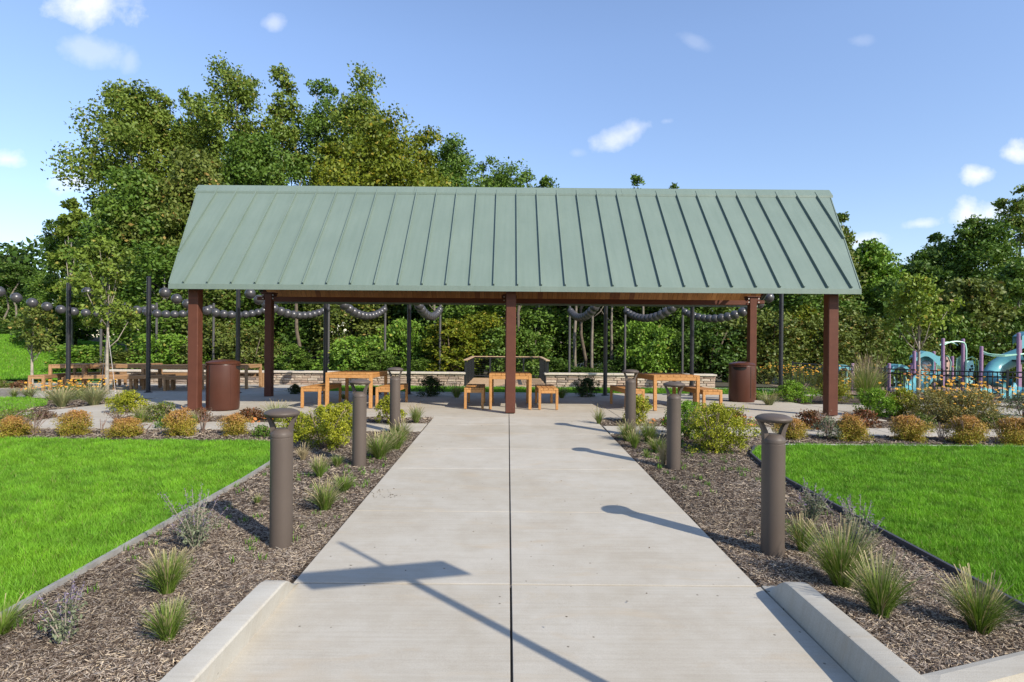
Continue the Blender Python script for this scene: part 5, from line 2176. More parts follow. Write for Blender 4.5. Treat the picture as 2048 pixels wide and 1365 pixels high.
P, Nn, T, C = crown_points(3.6, 3.5, 7.0, 10, 5000, np.random.default_rng(410))
slim_cr = leaf_mesh('crown', P, Nn, .22, leaf_cols(T, 'dark'), M['leaf'], .6)
for i, (px, D, lab) in enumerate([(868, 28.6, 'slim pale trunk left of the grey pole in the middle gap'), (1042, 27.4, 'pale trunk right of the centre post'), (1151, 29.5, 'thin dark trunk right of the deck'), (1185, 28.5, 'pair like pale trunk near the sixth black pole'),
                                  (1168, 30.5, 'thin grey trunk deep in the shade right of the deck'), (1284, 28.5, 'pale trunk with side twigs above the right table'), (1222, 30, 'grey trunk just right of the sixth black pole'), (600, 29, 'slim trunk in the dark wood behind the left table'),
                                  (12, 50, 'pale straight trunk at the far left edge under the dark tree'), (30, 49, 'leaning pale trunk at the far left, right of the straight one'), (150, 40, 'pale trunk behind the first black pole'), (127, 41, 'thin grey trunk left of the first black pole')]):
    x = (px - 1016) / F_PX * D
    s = random.uniform(.85, 1.1)
    t = thing('slim_tree', (x, D, gh(x, D)), random.uniform(0, 6), lab, 'tree', 'slim trunks in the wood')
    t.scale = (s * .8, s * .8, s * (.55 if px < 100 else .8))
    link('trunk', slim_me[i % 3], t)
    link('crown', slim_cr, t)

# the far wood that reads as one mass
rng = np.random.default_rng(500)
n = 42000
xx = rng.uniform(-70, 70, n)
yy = rng.uniform(55, 64, n)
hh = 8.0 + 1.6 * vnoise(np.stack([xx, yy * 0], 1), .25, 2) + 1.2 * vnoise(np.stack([xx, yy * 0 + 3], 1), .9, 6)
zz = gz(xx, yy) + rng.uniform(0, 1, n) ** .8 * hh
P = np.stack([xx, yy, zz], 1)
ii = rng.integers(0, n, n)
T = vnoise(np.stack([xx, zz], 1), .8, 7)
me = leaf_mesh('far_wood', P, np.tile([[0, -1, .4]], (n, 1)), .62, leaf_cols(T, 'dark'), M['leaf'], .7)
tag(link('far_wood', me), kind='stuff')

# underwood along the front of the wood
bush_protos = []
for k, (pal, W, H) in enumerate((('lime', 3.2, 2.6), ('green', 3.0, 3.2), ('olive', 3.0, 3.6), ('gold', 2.6, 4.2), ('dark', 3.4, 3.0))):
    rng = np.random.default_rng(600 + k)
    P, Nn, T, C = crown_points(W, H, 0.0, 20, 9000, rng, bottom=.10, lobe=.36, clump=.24, irregular=.35)
    cm = leaf_mesh('foliage', P, Nn, .15, leaf_cols(T, pal), M['leaf'], .6)
    b = MB()
    for j in range(6):
        a = rng.uniform(0, 6.28)
        b.tube([(0, 0, -.2), (math.cos(a) * W * .15, math.sin(a) * W * .15, H * .4), (math.cos(a) * W * .3, math.sin(a) * W * .3, H * .8)], [.04, .03, .01], 5)
    bush_protos.append((cm, b.mesh('stems', M['darkbark'], True)))
UND = [(175, 690, 27.5, 0, 1.0, 'low bush behind the rear plaza, left of the young staked tree'), (262, 700, 26.8, 2, .9, 'brownish bush between the young staked tree and the second black pole'), (340, 668, 27, 0, 1.0, 'bright green bush left of the left front post'),
       (420, 640, 27.5, 2, 1.1, 'tall dull bush above the left brown bin'), (500, 655, 27, 2, 1.0, 'bush in the gap between the left brown bin and the left rear post'), (575, 690, 27.5, 1, .9, 'bush just right of the left rear post'),
       (640, 720, 27, 1, .8, 'low bush beside the fourth black pole'), (708, 672, 26.8, 0, 1.05, 'bright lime bush mound left of the first grey pole right of the fourth black pole'), (755, 700, 26.2, 1, .8, 'low green bush behind the first bollard gap, right of the lime mound'),
       (795, 640, 28.5, 0, .9, 'tall vine covered bush left of the fifth black pole'), (850, 718, 27, 1, .75, 'low bush above the wall right of the fifth black pole'), (905, 640, 27.2, 3, 1.1, 'yellow green bush left of the deck railing'),
       (960, 625, 28, 3, 1.15, 'yellow green bush behind the left half of the deck railing'), (1005, 650, 27.5, 1, 1.0, 'green bush directly left of the centre post'), (1062, 660, 27.6, 1, 1.0, 'green bush behind the right half of the deck railing'),
       (1105, 715, 28, 4, .8, 'low dark bush right of the deck railing'), (1168, 735, 27.4, 4, .7, 'small low bush above the right wall'), (1236, 720, 27.6, 4, .75, 'small dark bush right of the sixth black pole'),
       (1300, 640, 27.8, 0, 1.0, 'light green bush behind the right table'), (1345, 655, 28.2, 1, 1.0, 'green bush between the two grey poles on the right'), (1412, 640, 27.5, 4, 1.15, 'rounded grey green bush right of the seventh black pole'),
       (1470, 625, 28, 2, 1.1, 'tall dull bush behind the right brown bin'), (1538, 620, 27, 2, 1.15, 'tall reddish tipped bush between the right rear post and the eighth black pole'), (1590, 610, 27.8, 3, 1.1, 'yellow green tall bush right of the eighth black pole'),
       (1640, 630, 27.2, 2, 1.1, 'dull bush just left of the right front post'), (1705, 620, 28, 2, 1.1, 'reddish tipped bush right of the right front post'), (1760, 640, 29, 1, 1.0, 'bush behind the gap between the two play arches'),
       (1815, 640, 29, 2, 1.0, 'bush behind the right young tree'), (1905, 620, 30, 1, 1.1, 'bush behind the mint arch'), (1985, 640, 30, 4, 1.1, 'dark bush left of the play tower'), (2050, 650, 30, 1, 1.0, 'bush behind the play tower at the right edge'),
       (110, 610, 38, 1, 1.4, 'bush at the top of the grassy hill'), (60, 640, 46, 4, 1.5, 'bush beyond the crest of the hill'), (5, 640, 48, 1, 1.5, 'bush at the left end of the hill crest')]
BH = [2.6, 3.2, 3.6, 4.2, 3.0]
for (px, yt, D, k, s, lab) in UND:
    x = (px - 1016) / F_PX * D
    H = PX(px, yt, D).z - gh(x, D)
    cm, st = bush_protos[k]
    t = thing('bush', (x, D, gh(x, D)), random.uniform(0, 6), lab, 'bush', 'underwood bushes along the edge of the wood')
    t.scale = (s, s, H / BH[k])
    link('stems', st, t)
    link('foliage', cm, t)


# ---- young planted trees
def young_tree(px, pyb, ytop, wpx, D, pal, lab, seed, crown0, leaf=.11, nleaf=3500, stakes=True, bark='bark'):
    x = (px - 1016) / F_PX * D
    z = gh(x, D)
    H = PX(px, ytop, D).z - z
    W = wpx * D / F_PX
    rng = np.random.default_rng(seed)
    P, Nn, T, C = crown_points(W, H * (1 - crown0), H * crown0, 16, nleaf, rng, lobe=.30, clump=.26, irregular=.6, sub=12)
    t = thing('young_tree', (x, D, z), 0, lab, 'young tree')
    link('crown', leaf_mesh('crown', P, Nn, leaf, leaf_cols(T, pal) * 1.1, M['leaf'], .75), t)
    link('trunk', trunk_mesh(H, .060, C, rng, M[bark], 12, .02, crown0 * .72), t)
    if stakes:
        for a in (2.4, 5.6):
            b = MB()
            b.tube([(math.cos(a) * .7, math.sin(a) * .7, 0), (0, 0, H * .42)], .006, 5)
            b.obj('guy_wire', M['galv'], t)


young_tree(215, 795, 478, 104, 15.6, 'poplar', 'young staked tree with pale trunk standing before the rear plaza on the left', 701, .36, nleaf=4200)
young_tree(65, 768, 608, 84, 19.6, 'olive', 'small young tree with thin stem on the lawn at the left edge', 702, .34, nleaf=2600, stakes=False)
young_tree(1838, 800, 548, 118, 16.2, 'yleaf', 'young tree with pale forked trunk standing in front of the playground', 703, .50, nleaf=3000, stakes=False)


# ---- shrubs
def shrub_mesh(W, H, pal, n, leaf, seed, sub=16, irregular=.3, lobe=.42, clump=.20, tip=None):
    rng = np.random.default_rng(seed)
    P, Nn, T, C = crown_points(W, H, 0, 16, n, rng, bottom=.12, lobe=lobe, clump=clump, irregular=irregular, sub=sub)
    P[:, 2] = np.abs(P[:, 2] - .02) + .01
    C_ = leaf_cols(T, pal, rng)
    if tip is not None:
        f = np.clip((P[:, 2] / H - .35) * 1.3 + rng.uniform(-.3, .3, len(P)), 0, 1)[:, None]
        C_ = C_ * (1 - f) + np.array(tip) * f
    cm = leaf_mesh('foliage', P, Nn, leaf, C_, M['leaf'], .6)
    b = MB()
    for j in range(9):
        a = rng.uniform(0, 6.28)
        r = rng.uniform(.2, .42) * W
        b.tube([(0, 0, -.05), (math.cos(a) * r * .5, math.sin(a) * r * .5, H * .45), (math.cos(a) * r, math.sin(a) * r, H * .85)], [.008, .006, .003], 5)
    return cm, b.mesh('stems', M['twig'], True)


PAL['yellowgreen'] = ((.13, .17, .012), (.36, .36, .022), (.50, .47, .05), .15)
PAL['brightgreen'] = ((.09, .20, .014), (.20, .35, .025), (.32, .42, .05), .10)
PAL['spirea'] = ((.22, .20, .020), (.40, .35, .040), (.46, .26, .08), .18)
PAL['straw'] = ((.12, .12, .03), (.26, .235, .075), (.38, .24, .05), .15)
PAL['darkshrub'] = ((.022, .045, .010), (.050, .080, .018), (.07, .09, .03), .03)
PAL['redleaf'] = ((.10, .045, .02), (.20, .11, .04), (.26, .07, .03), .2)
PAL['greyleaf'] = ((.12, .15, .09), (.22, .25, .15), (.26, .20, .30), .05)
PAL['drybrown'] = ((.10, .07, .045), (.20, .14, .09), (.12, .05, .04), .2)

spp = [shrub_mesh(.54, .42, 'spirea', 11000, .021, 800 + k, irregular=.08, lobe=.52, clump=.26, tip=(.50, .235, .09)) for k in range(3)]
SPL = [(16, 884, .46, 'rounded orange tipped spirea at the left edge, first of the left row'), (134, 881, .47, 'second orange tipped spirea from the left, below the curved path'), (236, 885, .44, 'third orange tipped spirea from the left, smaller than its neighbours'),
       (353, 882, .50, 'fourth orange tipped spirea from the left, below the left front post'), (463, 880, .41, 'last spirea of the left row, below the brown bin'),
       (1597, 888, .47, 'first spirea of the right row, right behind the near right bollard cap'), (1718, 892, .50, 'second spirea of the right row, before the leggy flowering stems'), (1836, 892, .50, 'third spirea of the right row, below the yellow green hedge shrubs'),
       (1950, 898, .52, 'fourth spirea of the right row, below the yellow flowers'), (2052, 900, .5, 'spirea cut by the right edge of the picture')]
for i, (px, py, w, lab) in enumerate(SPL):
    x, y = G(px, py - 5)
    y += .16
    cm, st = spp[i % 3]
    t = thing('spirea', (x, y, gh(x, y)), random.uniform(0, 6), lab, 'shrub', 'orange tipped spirea in rows behind the lawns')
    s = w / .5
    t.scale = (s * random.uniform(.90, 1.06), s * random.uniform(.90, 1.06), s * random.uniform(.84, 1.10))
    t.rotation_euler = (random.uniform(-.06, .06), random.uniform(-.06, .06), t.rotation_euler[2])
    link('stems', st, t)
    link('foliage', cm, t)


def put_shrub(px, py, w, h, pal, n, leaf, seed, lab, grp=None, name='shrub', **kw):
    x, y = G(px, py)
    y += w * .25
    x *= y / (y - w * .25)
    w, h = w * 1.12, h * 1.04
    cm, st = shrub_mesh(w, h, pal, int(n * 1.2), leaf, seed, **kw)
    t = thing(name, (x, y, gh(x, y)), random.uniform(0, 6), lab, 'shrub', grp)
    link('stems', st, t)
    link('foliage', cm, t)


put_shrub(650, 904, .70, .60, 'yellowgreen', 7500, .026, 821, 'big yellow green shrub between the first two left bollards')
put_shrub(600, 885, .50, .42, 'yellowgreen', 3500, .026, 822, 'smaller yellow green shrub behind the near left bollard cap')
put_shrub(690, 868, .45, .50, 'yellowgreen', 3500, .026, 823, 'yellow green shrub just behind the middle left bollard')
put_shrub(783, 852, .46, .52, 'yellowgreen', 3800, .028, 824, 'yellow green shrub behind the farthest left bollard')
put_shrub(260, 829, .64, .44, 'yellowgreen', 4500, .030, 825, 'bright yellow shrub left of the left front post', irregular=.35)
put_shrub(1432, 910, .80, .66, 'yellowgreen', 9000, .026, 826, 'large yellow green shrub at the corner of the right lawn')
put_shrub(1378, 886, .62, .60, 'brightgreen', 5500, .026, 827, 'yellow green shrub partly behind the middle right bollard')
put_shrub(1278, 850, .46, .50, 'yellowgreen', 3800, .028, 828, 'small yellow green shrub behind the farthest right bollard')
put_shrub(1594, 807, .92, .56, 'brightgreen', 6000, .034, 829, 'green mound shrub right of the eighth black pole', irregular=.2)
put_shrub(1668, 806, .60, .52, 'yellowgreen', 3800, .034, 830, 'yellow green shrub half hidden behind the right front post')
put_shrub(1757, 836, .68, .56, 'brightgreen', 5500, .032, 831, 'green hedge shrub below the play arches, left one of two')
put_shrub(1808, 836, .66, .56, 'yellowgreen', 5500, .032, 832, 'yellow green hedge shrub in front of the slide, right one of two')
put_shrub(863, 795, .66, .56, 'darkshrub', 4500, .032, 833, 'dark evergreen shrub on the left of the rear grass strip')
put_shrub(1176, 796, .66, .52, 'darkshrub', 4500, .032, 834, 'dark evergreen shrub on the right of the rear grass strip, beside the sixth black pole')
put_shrub(592, 790, .34, .30, 'darkshrub', 1500, .032, 835, 'small dark shrub in the grass strip behind the left table')
put_shrub(1517, 802, .30, .26, 'brightgreen', 1200, .03, 836, 'tiny green shrub right of the right brown bin')
put_shrub(748, 792, .40, .26, 'darkshrub', 1600, .03, 837, 'low dark shrub below the right end of the left table')
put_shrub(325, 845, .60, .34, 'olive', 2600, .028, 838, 'leggy olive green shrub left of the base of the left front post', irregular=.5)
put_shrub(345, 858, .44, .22, 'green', 1400, .03, 839, 'dark leafed low plant below the left front post')
put_shrub(505, 845, .48, .24, 'redleaf', 1800, .034, 840, 'reddish leaved low shrub right of the brown bin', irregular=.4)
put_shrub(400, 848, .36, .26, 'redleaf', 1100, .03, 841, 'reddish low shrub at the foot of the brown bin', irregular=.5)
put_shrub(1630, 862, .48, .34, 'redleaf', 1900, .034, 842, 'dark red leaved shrub left of the right front post', irregular=.4)
put_shrub(1728, 858, .44, .32, 'redleaf', 1700, .034, 843, 'dark red leaved shrub right of the right front post', irregular=.4)
put_shrub(1470, 850, .44, .26, 'redleaf', 1600, .03, 844, 'reddish low shrub behind the large right shrub', irregular=.5)
put_shrub(1660, 884, .36, .38, 'greyleaf', 1100, .024, 845, 'leggy pale stemmed plant between the first two spireas on the right', irregular=.6)
put_shrub(45, 778, .5, .24, 'redleaf', 1500, .04, 846, 'reddish shrub on the hill edge left of the small young tree')
put_shrub(5, 778, .5, .26, 'olive', 1400, .04, 847, 'olive shrub at the left edge on the hill edge')
put_shrub(88, 842, .5, .18, 'drybrown', 1200, .03, 848, 'low brown plant at the edge of the curved path')
put_shrub(10, 855, .9, .26, 'olive', 2500, .03, 849, 'low olive ground plant at the left edge above the path')
put_shrub(1842, 864, .5, .30, 'olive', 1700, .03, 850, 'low brownish plant in front of the hedge shrubs')
put_shrub(2010, 860, .8, .26, 'olive', 2400, .03, 851, 'low spreading plant near the right edge above the path')
put_shrub(2046, 835, .55, .5, 'greyleaf', 2200, .03, 852, 'grey green mound at the right edge by the fence')
put_shrub(1345, 870, .34, .30, 'redleaf', 900, .03, 853, 'red orange plant between the two right bollards', irregular=.4)
put_shrub(712, 862, .30, .26, 'greyleaf', 900, .03, 854, 'grey green plant just right of the middle left bollard', irregular=.4)
put_shrub(1880, 850, 1.0, .62, 'straw', 5500, .03, 855, 'tall olive mass of flower stems under the yellow blooms', irregular=.3)
put_shrub(1945, 855, .95, .66, 'straw', 5500, .03, 856, 'olive flower stems at the right end of the yellow blooms', irregular=.3)
put_shrub(1652, 790, 1.3, .70, 'spirea', 5000, .035, 857, 'tall brown yellow flower mass behind the green mound shrub', irregular=.4)
put_shrub(150, 800, 1.2, .34, 'olive', 3500, .035, 858, 'green base of the orange flower patch before the rear plaza')


# ---- bare twiggy shrubs 
def twigs(px, py, h, w, lab, seed, n=14, mat='twig', tips=None, leafn=0):
    rng = np.random.default_rng(seed)
    x, y = G(px, py)
    t = thing('bare_shrub', (x, y, gh(x, y)), 0, lab, 'shrub')
    b = MB()
    tp = []
    for i in range(n):
        a = rng.uniform(0, 6.28)
        r = rng.uniform(.25, .5) * w
        p1 = Vector((math.cos(a) * r * .35, math.sin(a) * r * .35, h * rng.uniform(.35, .5)))
        p2 = Vector((math.cos(a) * r, math.sin(a) * r, h * rng.uniform(.75, 1.0)))
        b.tube([(0, 0, -.02), p1, p2], [.006, .0045, .002], 5)
        q = p1 + Vector((rng.uniform(-.1, .1) * w * 2, rng.uniform(-.1, .1) * w * 2, h * rng.uniform(.15, .4)))
        b.tube([p1, q], [.004, .0015], 4)
        tp += [p2, q]
    b.obj('stems', M[mat], t)
    if leafn:
        tp = np.array([tuple(p) for p in tp])
        P = np.repeat(tp, leafn, 0) + rng.normal(0, .018, (len(tp) * leafn, 3))
        C_ = leaf_cols(rng.uniform(0, 1, len(P)), tips, rng)
        link('leaves', leaf_mesh('leaves', P, np.tile([[0, 0, 1.]], (len(P), 1)), .022, C_, M['plant'], .7), t)


twigs(72, 872, .36, .40, 'bare twiggy stems between the first two spireas on the left', 901, 12, tips='drybrown', leafn=3)
twigs(205, 870, .26, .2, 'few thin bare stems between the second and third spirea on the left', 902, 5)
twigs(290, 872, .24, .4, 'sparse bare stems with a reddish tip between the third and fourth spirea', 903, 6, tips='redleaf', leafn=2)
twigs(408, 868, .42, .36, 'leggy stems with brown leaves between the last two spireas on the left', 904, 10, tips='drybrown', leafn=5)
twigs(1885, 885, .32, .34, 'bare pale twigs between the third and fourth spirea on the right', 905, 9)
twigs(2003, 880, .34, .4, 'bare twigs with few leaves right of the fourth spirea on the right', 906, 9, tips='olive', leafn=4)
twigs(1745, 806, 1.35, .9, 'tall leafless reddish brown shrub behind the tuft of tall grass', 907, 34, mat='twig')
twigs(240, 848, .22, .5, 'low plant with dark dry seed heads left of the bright yellow shrub', 908, 16, tips='drybrown', leafn=9)
twigs(1655, 868, .36, .34, 'plant with dark seed heads in front of the right front post', 909, 12, tips='drybrown', leafn=6)


# ---- clumps of grass
def grass_clump_mesh(h, w, n, green, tan, seed, heads=.35, bw=.0042, segs=3):
    rng = np.random.default_rng(seed)
    a = rng.uniform(0, 2 * np.pi, n)
    spread = rng.uniform(.05, 1, n) ** .7
    L_ = h * rng.uniform(.55, 1.15, n)
    r0 = w * .10 * np.sqrt(rng.uniform(0, 1, n))
    lean = spread * w * .55
    base = np.stack([np.cos(a) * r0, np.sin(a) * r0, np.zeros(n)], 1)
    dirh = np.stack([np.cos(a), np.sin(a), np.zeros(n)], 1)
    side = np.stack([-np.sin(a + rng.normal(0, .8, n)), np.cos(a), np.zeros(n)], 1)
    side /= np.linalg.norm(side, axis=1, keepdims=True)
    rows = []
    ts = np.linspace(0, 1, segs + 1)
    is_head = rng.uniform(0, 1, n) < heads
    L_ = np.where(is_head, L_ * 1.22, L_)
    for t in ts:
        p = base + dirh * (lean * t ** 1.6)[:, None]
        zz = L_ * (t - .22 * spread * t * t)
        p[:, 2] = zz
        ww = bw * (1 - t) ** .6 * .5 + .0004
        ww = np.where(is_head & (t > .7), bw * .75, ww)
        rows.append((p - side * np.reshape(ww, (-1, 1)), p + side * np.reshape(ww, (-1, 1))))
    V = np.stack([q for r in rows for q in r], 1)
    k = 2 * (segs + 1)
    b_ = np.arange(n)[:, None] * k
    quads = np.concatenate([b_ + np.array([[2 * s, 2 * s + 1, 2 * s + 3, 2 * s + 2]]) for s in range(segs)], 1).ravel()
    g = np.array(green) * rng.uniform(.6, 1.3, (n, 1))
    tn = np.array(tan) * rng.uniform(.75, 1.2, (n, 1))
    dry = rng.uniform(0, 1, n) < .14
    g[dry] = tn[dry] * .85
    Cc = np.zeros((n, k, 3))
    for s, t in enumerate(ts):
        f = np.clip((t - .62) * 2.8, 0, 1) * np.where(is_head, 1.0, .12)
        c = g * (1 - f[:, None]) + tn * f[:, None]
        if s == 0:
            c = c * .7
        Cc[:, 2 * s] = c
        Cc[:, 2 * s + 1] = c
    nf = n * segs
    return np_mesh('blades', V.reshape(-1, 3), quads, np.arange(nf) * 4, np.full(nf, 4), M['plant'], Cc.reshape(-1, 3))


GREEN, TAN = (.15, .235, .035), (.42, .34, .20)
CL = [(343, 1190, .25, .30, 420, 'fountain grass clump in the left bed, below the purple salvia'), (345, 1286, .20, .22, 380, 'low dark green grass tuft near the bottom of the left bed'), (12, 1272, .16, .3, 200, 'low grass tuft at the left edge above the corner of the picture'),
      (655, 1022, .24, .34, 330, 'grass tuft in the left bed closest to the walkway'), (693, 985, .17, .28, 260, 'low green tuft right of the brown topped one in the left bed'), (643, 957, .22, .22, 220, 'small upright tan tuft left of the middle left bollard'),
      (678, 934, .14, .2, 160, 'tiny pale tuft just left of the middle left bollard'), (762, 918, .30, .50, 420, 'tan seeded grass clump right of the middle left bollard'), (795, 900, .28, .42, 330, 'seeded grass clump at the foot of the farthest left bollard, near the walkway'),
      (805, 880, .26, .36, 300, 'grass clump in front of the farthest left bollard'), (835, 848, .30, .3, 200, 'purple brown seeded grass at the corner where the path meets the patio'), (610, 922, .2, .2, 120, 'thin dry grass left of the yellow green shrub'),
      (1612, 1105, .24, .26, 300, 'yellow tipped grass clump right behind the near right bollard'), (1690, 1176, .36, .46, 620, 'largest fountain grass clump in the right bed'), (1770, 1236, .30, .35, 480, 'fountain grass clump beside the right kerb'),
      (1968, 1268, .28, .38, 480, 'fountain grass clump by the black edging at the right'), (1258, 884, .28, .34, 300, 'tan grass clump left of the farthest right bollard'), (1300, 886, .30, .38, 340, 'tan grass clump right of the farthest right bollard'),
      (1272, 898, .24, .26, 240, 'small grass tuft in front of the farthest right bollard'), (1318, 906, .20, .34, 320, 'rounded green tuft left of the middle right bollard'), (1330, 932, .28, .18, 120, 'thin tall weeds at the left foot of the middle right bollard'), (1297, 917, .13, .12, 70, 'tiny weed tuft in the right bed'),
      (1200, 850, .28, .26, 130, 'thin grass at the corner of the right bed and the patio'), (390, 852, .22, .2, 160, 'small green tuft at the foot of the left front post'), (285, 848, .26, .34, 260, 'green grass tuft below the bright yellow shrub'), (240, 820, .3, .4, 260, 'grass tuft beside the young staked tree'),
      (125, 815, .36, .6, 420, 'long grass left of the curved path'), (190, 812, .40, .7, 480, 'pale long grass in front of the orange flowers'), (60, 796, .26, .5, 260, 'long thin grass at the far side of the small lawn island'), (30, 796, .22, .3, 160, 'thin grass at the left edge beside the far path'),
      (555, 845, .34, .5, 260, 'pale seeded grass in front of the patio, right of the brown bin'), (915, 797, .34, .44, 260, 'thin green grass right of the dark evergreen on the left'), (1125, 798, .30, .4, 220, 'thin green grass left of the dark evergreen on the right'),
      (1240, 1035, .001, .02, 4, None), (1985, 845, .26, .3, 220, 'green tuft in front of the fence near the right edge'), (520, 1010, .10, .12, 70, 'small bright weed left of the near left bollard'), (1735, 812, .95, .9, 700, 'tall green grass tuft in front of the leafless shrub'),
      (1540, 812, .30, .6, 260, 'grey green grass left of the green mound shrub'), (690, 800, .2, .3, 120, 'short dark grass under the left table edge')]
cg = 0
for i, (px, py, h, w, n, lab) in enumerate(CL):
    if lab is None:
        continue
    x, y = G(px, py)
    me = grass_clump_mesh(h, w, int(n * 1.45), TAN if i in (11, 20) else ((.26, .29, .13) if i in (26, 27, 28, 37) else GREEN), TAN, 1000 + i, heads=.22 if h > .21 else .10, bw=.0026 + .0003 * y)
    t = link('grass_clump', me, None, (x, y, gh(x, y)))
    tag(t, lab, 'ornamental grass')

# weeds in the mulch: tiny seedlings nobody could count
rng = np.random.default_rng(77)
P = np.concatenate([scatter([(-2.8, 2.5), (-1.45, 2.5), (-1.45, 9), (-2.9, 9)], 260), scatter([(2.0, 3.2), (3.05, 3.2), (3.05, 9), (1.7, 9)], 200)])
P = P[vnoise(P, 2.1, 31) > .5]
P = np.repeat(P, 9, 0) + rng.normal(0, .018, (len(P) * 9, 2))
blades('weeds', P, .05, .006, np.tile([[.13, .26, .03]], (len(P), 1)) * rng.uniform(.7, 1.2, (len(P), 1)), M['plant'], True)


# ---- salvia: grey green stems with lilac spikes
def salvia(px, py, h, w, lab, seed, n=16):
    rng = np.random.default_rng(seed)
    x, y = G(px, py)
    t = thing('salvia', (x, y, gh(x, y)), 0, lab, 'flowering plant', 'lilac flowering salvia')
    b = MB()
    LP, LC, SP, SC_ = [], [], [], []
    for i in range(n):
        a = rng.uniform(0, 6.28)
        r = rng.uniform(.1, .5) * w
        hh = h * rng.uniform(.55, 1.05)
        p0, p1, p2 = Vector((0, 0, -.02)), Vector((math.cos(a) * r * .45, math.sin(a) * r * .45, hh * .5)), Vector((math.cos(a) * r, math.sin(a) * r, hh))
        b.tube([p0, p1, p2], [.0038, .003, .0015], 5)
        for s in np.linspace(.2, .78, 12):
            q = (p0.lerp(p1, s * 2) if s < .5 else p1.lerp(p2, s * 2 - 1))
            for _ in range(4):
                LP.append(tuple(q + Vector(rng.normal(0, .018, 3))))
        m = 26
        for s in np.linspace(.76, 1.03, m):
            q = p1.lerp(p2, s * 2 - 1)
            SP.append(tuple(q + Vector(rng.normal(0, .0065, 3))))
    b.obj('stems', M['bark'], t)
    LP, SP = np.array(LP), np.array(SP)
    link('leaves', leaf_mesh('leaves', LP, rnd_unit(len(LP)), .026, leaf_cols(rng.uniform(0, 1, len(LP)), 'greyleaf', rng), M['plant'], .8, .4), t)
    c = np.array([.20, .165, .25]) * rng.uniform(.6, 1.3, (len(SP), 1))
    link('flower_spikes', leaf_mesh('flower_spikes', SP, rnd_unit(len(SP)), .012, c, M['plant'], .9), t)['kind'] = 'stuff'


salvia(398, 1100, .46, .50, 'lilac salvia in the left bed, in the shadow line of the near left bollard', 1101, 22)
salvia(1628, 1040, .34, .42, 'lilac salvia right of the near right bollard, at the lawn edge', 1102)
salvia(1725, 1100, .40, .50, 'lilac salvia behind the largest fountain grass clump', 1103, 20)
salvia(140, 1290, .34, .30, 'wispy grey green salvia near the lower left corner', 1104, 9)


# ---- daisies
def daisies(pts, h, lab, seed, n, petal, size, name='flower_patch', spread=(.5, .3), stems=True, grp=None, h0=.6):
    rng = np.random.default_rng(seed)
    x, y = G(*pts)
    t = thing(name, (x, y, gh(x, y)), 0, lab, 'flowers', grp)
    st = MB()
    V, F, C = [], [], []
    PV = MB()
    CV = MB()
    for i in range(n):
        dx, dy = rng.normal(0, spread[0] * .5), rng.normal(0, spread[1] * .5)
        hh = h * rng.uniform(h0, 1.05)
        c = Vector((dx * 1.05, dy * 1.05, hh))
        if stems:
            st.tube([(dx * .6, dy * .6, 0), tuple(c)], .0022, 4)
        ax = Vector((rng.normal(0, .35), -.45 + rng.normal(0, .3), 1)).normalized()
        u = ax.orthogonal().normalized()
        v = ax.cross(u)
        s = size * rng.uniform(.75, 1.25)
        m = 8
        for k in range(m):
            a = 2 * math.pi * k / m
            d = u * math.cos(a) + v * math.sin(a)
            e = u * -math.sin(a) + v * math.cos(a)
            PV.add([c, c + d * s * .6 + e * s * .2, c + d * s - ax * s * .12, c + d * s * .6 - e * s * .2], [(0, 1, 2, 3)])
        CV.add([c + ax * .004 + (u * math.cos(q) + v * math.sin(q)) * s * .24 for q in [k * math.pi / 3 for k in range(6)]] + [c + ax * s * .25], [(k, (k + 1) % 6, 6) for k in range(6)])
    if stems:
        st.obj('stems', M['stemgreen'], t)['kind'] = 'stuff'
    PV.obj('petals', petal, t)['kind'] = 'stuff'
    CV.obj('flower_centres', M['twig'], t)['kind'] = 'stuff'


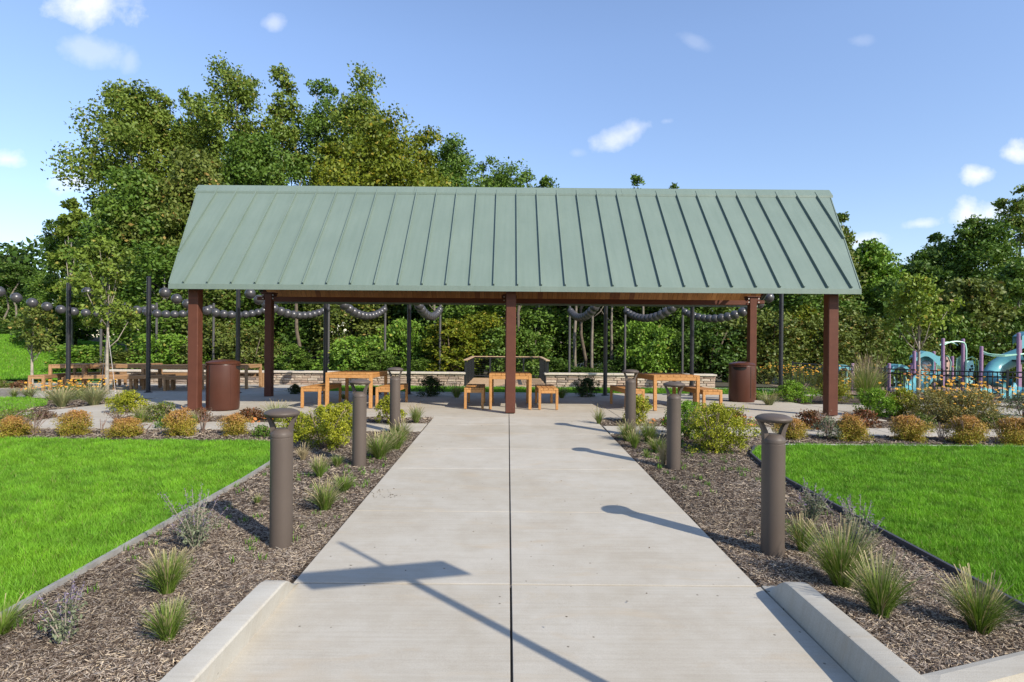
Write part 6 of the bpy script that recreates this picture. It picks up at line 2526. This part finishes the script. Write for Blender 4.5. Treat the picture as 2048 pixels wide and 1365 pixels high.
M['stemgreen'] = paint('green_stem', (.11, .15, .04), .8, .3, 10)
M['yellowpetal'] = paint('golden_petal', (.72, .36, .012), .6, .15, 20)
M['orangepetal'] = paint('orange_petal', (.50, .17, .02), .6, .2, 20)
daisies((1915, 835), .80, 'tall golden daisies in front of the playground fence', 1201, 120, M['yellowpetal'], .030, spread=(1.05, .5), h0=.6)
daisies((1955, 850), .62, 'golden daisies at the right end, leaning over the path', 1202, 70, M['yellowpetal'], .028, spread=(.75, .5), h0=.5)
daisies((1855, 815), .98, 'bronze orange daisies behind the golden ones, before the slide', 1203, 45, M['orangepetal'], .032, spread=(.40, .3), h0=.75)
daisies((1610, 790), .88, 'wide golden daisy patch behind the green mound shrub', 1204, 170, M['yellowpetal'], .028, spread=(1.5, .7), h0=.68)
daisies((1700, 800), .60, 'golden daisies just right of the right front post', 1205, 22, M['yellowpetal'], .03, spread=(.3, .3))
daisies((145, 800), .46, 'orange and gold daisy patch before the rear plaza, under the first black pole', 1206, 120, M['yellowpetal'], .028, spread=(1.1, .5), h0=.6)
daisies((110, 800), .40, 'bronze daisies at the left of the flower patch by the far table', 1207, 45, M['orangepetal'], .028, spread=(.8, .4), h0=.6)
daisies((528, 872), .27, 'two toned orange gazania flowers left of the near left bollard cap', 1208, 6, M['orangepetal'], .034, spread=(.20, .12), h0=.75)
daisies((705, 855), .26, 'few orange flowers right of the middle left bollard', 1209, 5, M['orangepetal'], .03, spread=(.2, .15))
daisies((1318, 868), .24, 'orange flowers right of the farthest right bollard', 1210, 12, M['orangepetal'], .032, spread=(.3, .25))
daisies((1500, 868), .28, 'orange flowers between the large right shrub and the near bollard cap', 1211, 12, M['orangepetal'], .032, spread=(.35, .25))
put_shrub(528, 878, .26, .20, 'green', 700, .03, 1220, 'leafy base of the orange gazania')
# a few fallen leaves and clods on the walk by the edge of the left bed
rng = np.random.default_rng(88)
P = np.concatenate([rng.normal([-1.25, 5.75], [.10, .10], (30, 2)), scatter([(-1.3, 3), (1.6, 3), (1.6, 10.5), (-1.3, 10.5)], 26)])
P = P[P[:, 0] > -1.37]
Z = gz(P[:, 0], P[:, 1]) + .024
me = leaf_mesh('fallen_leaves', np.column_stack([P, Z]), np.tile([[0, 0, 1.]], (len(P), 1)), .020, np.tile([[.10, .07, .04]], (len(P), 1)) * rng.uniform(.6, 1.6, (len(P), 1)), M['plant'], .25)
tag(link('fallen_leaves', me), kind='stuff')
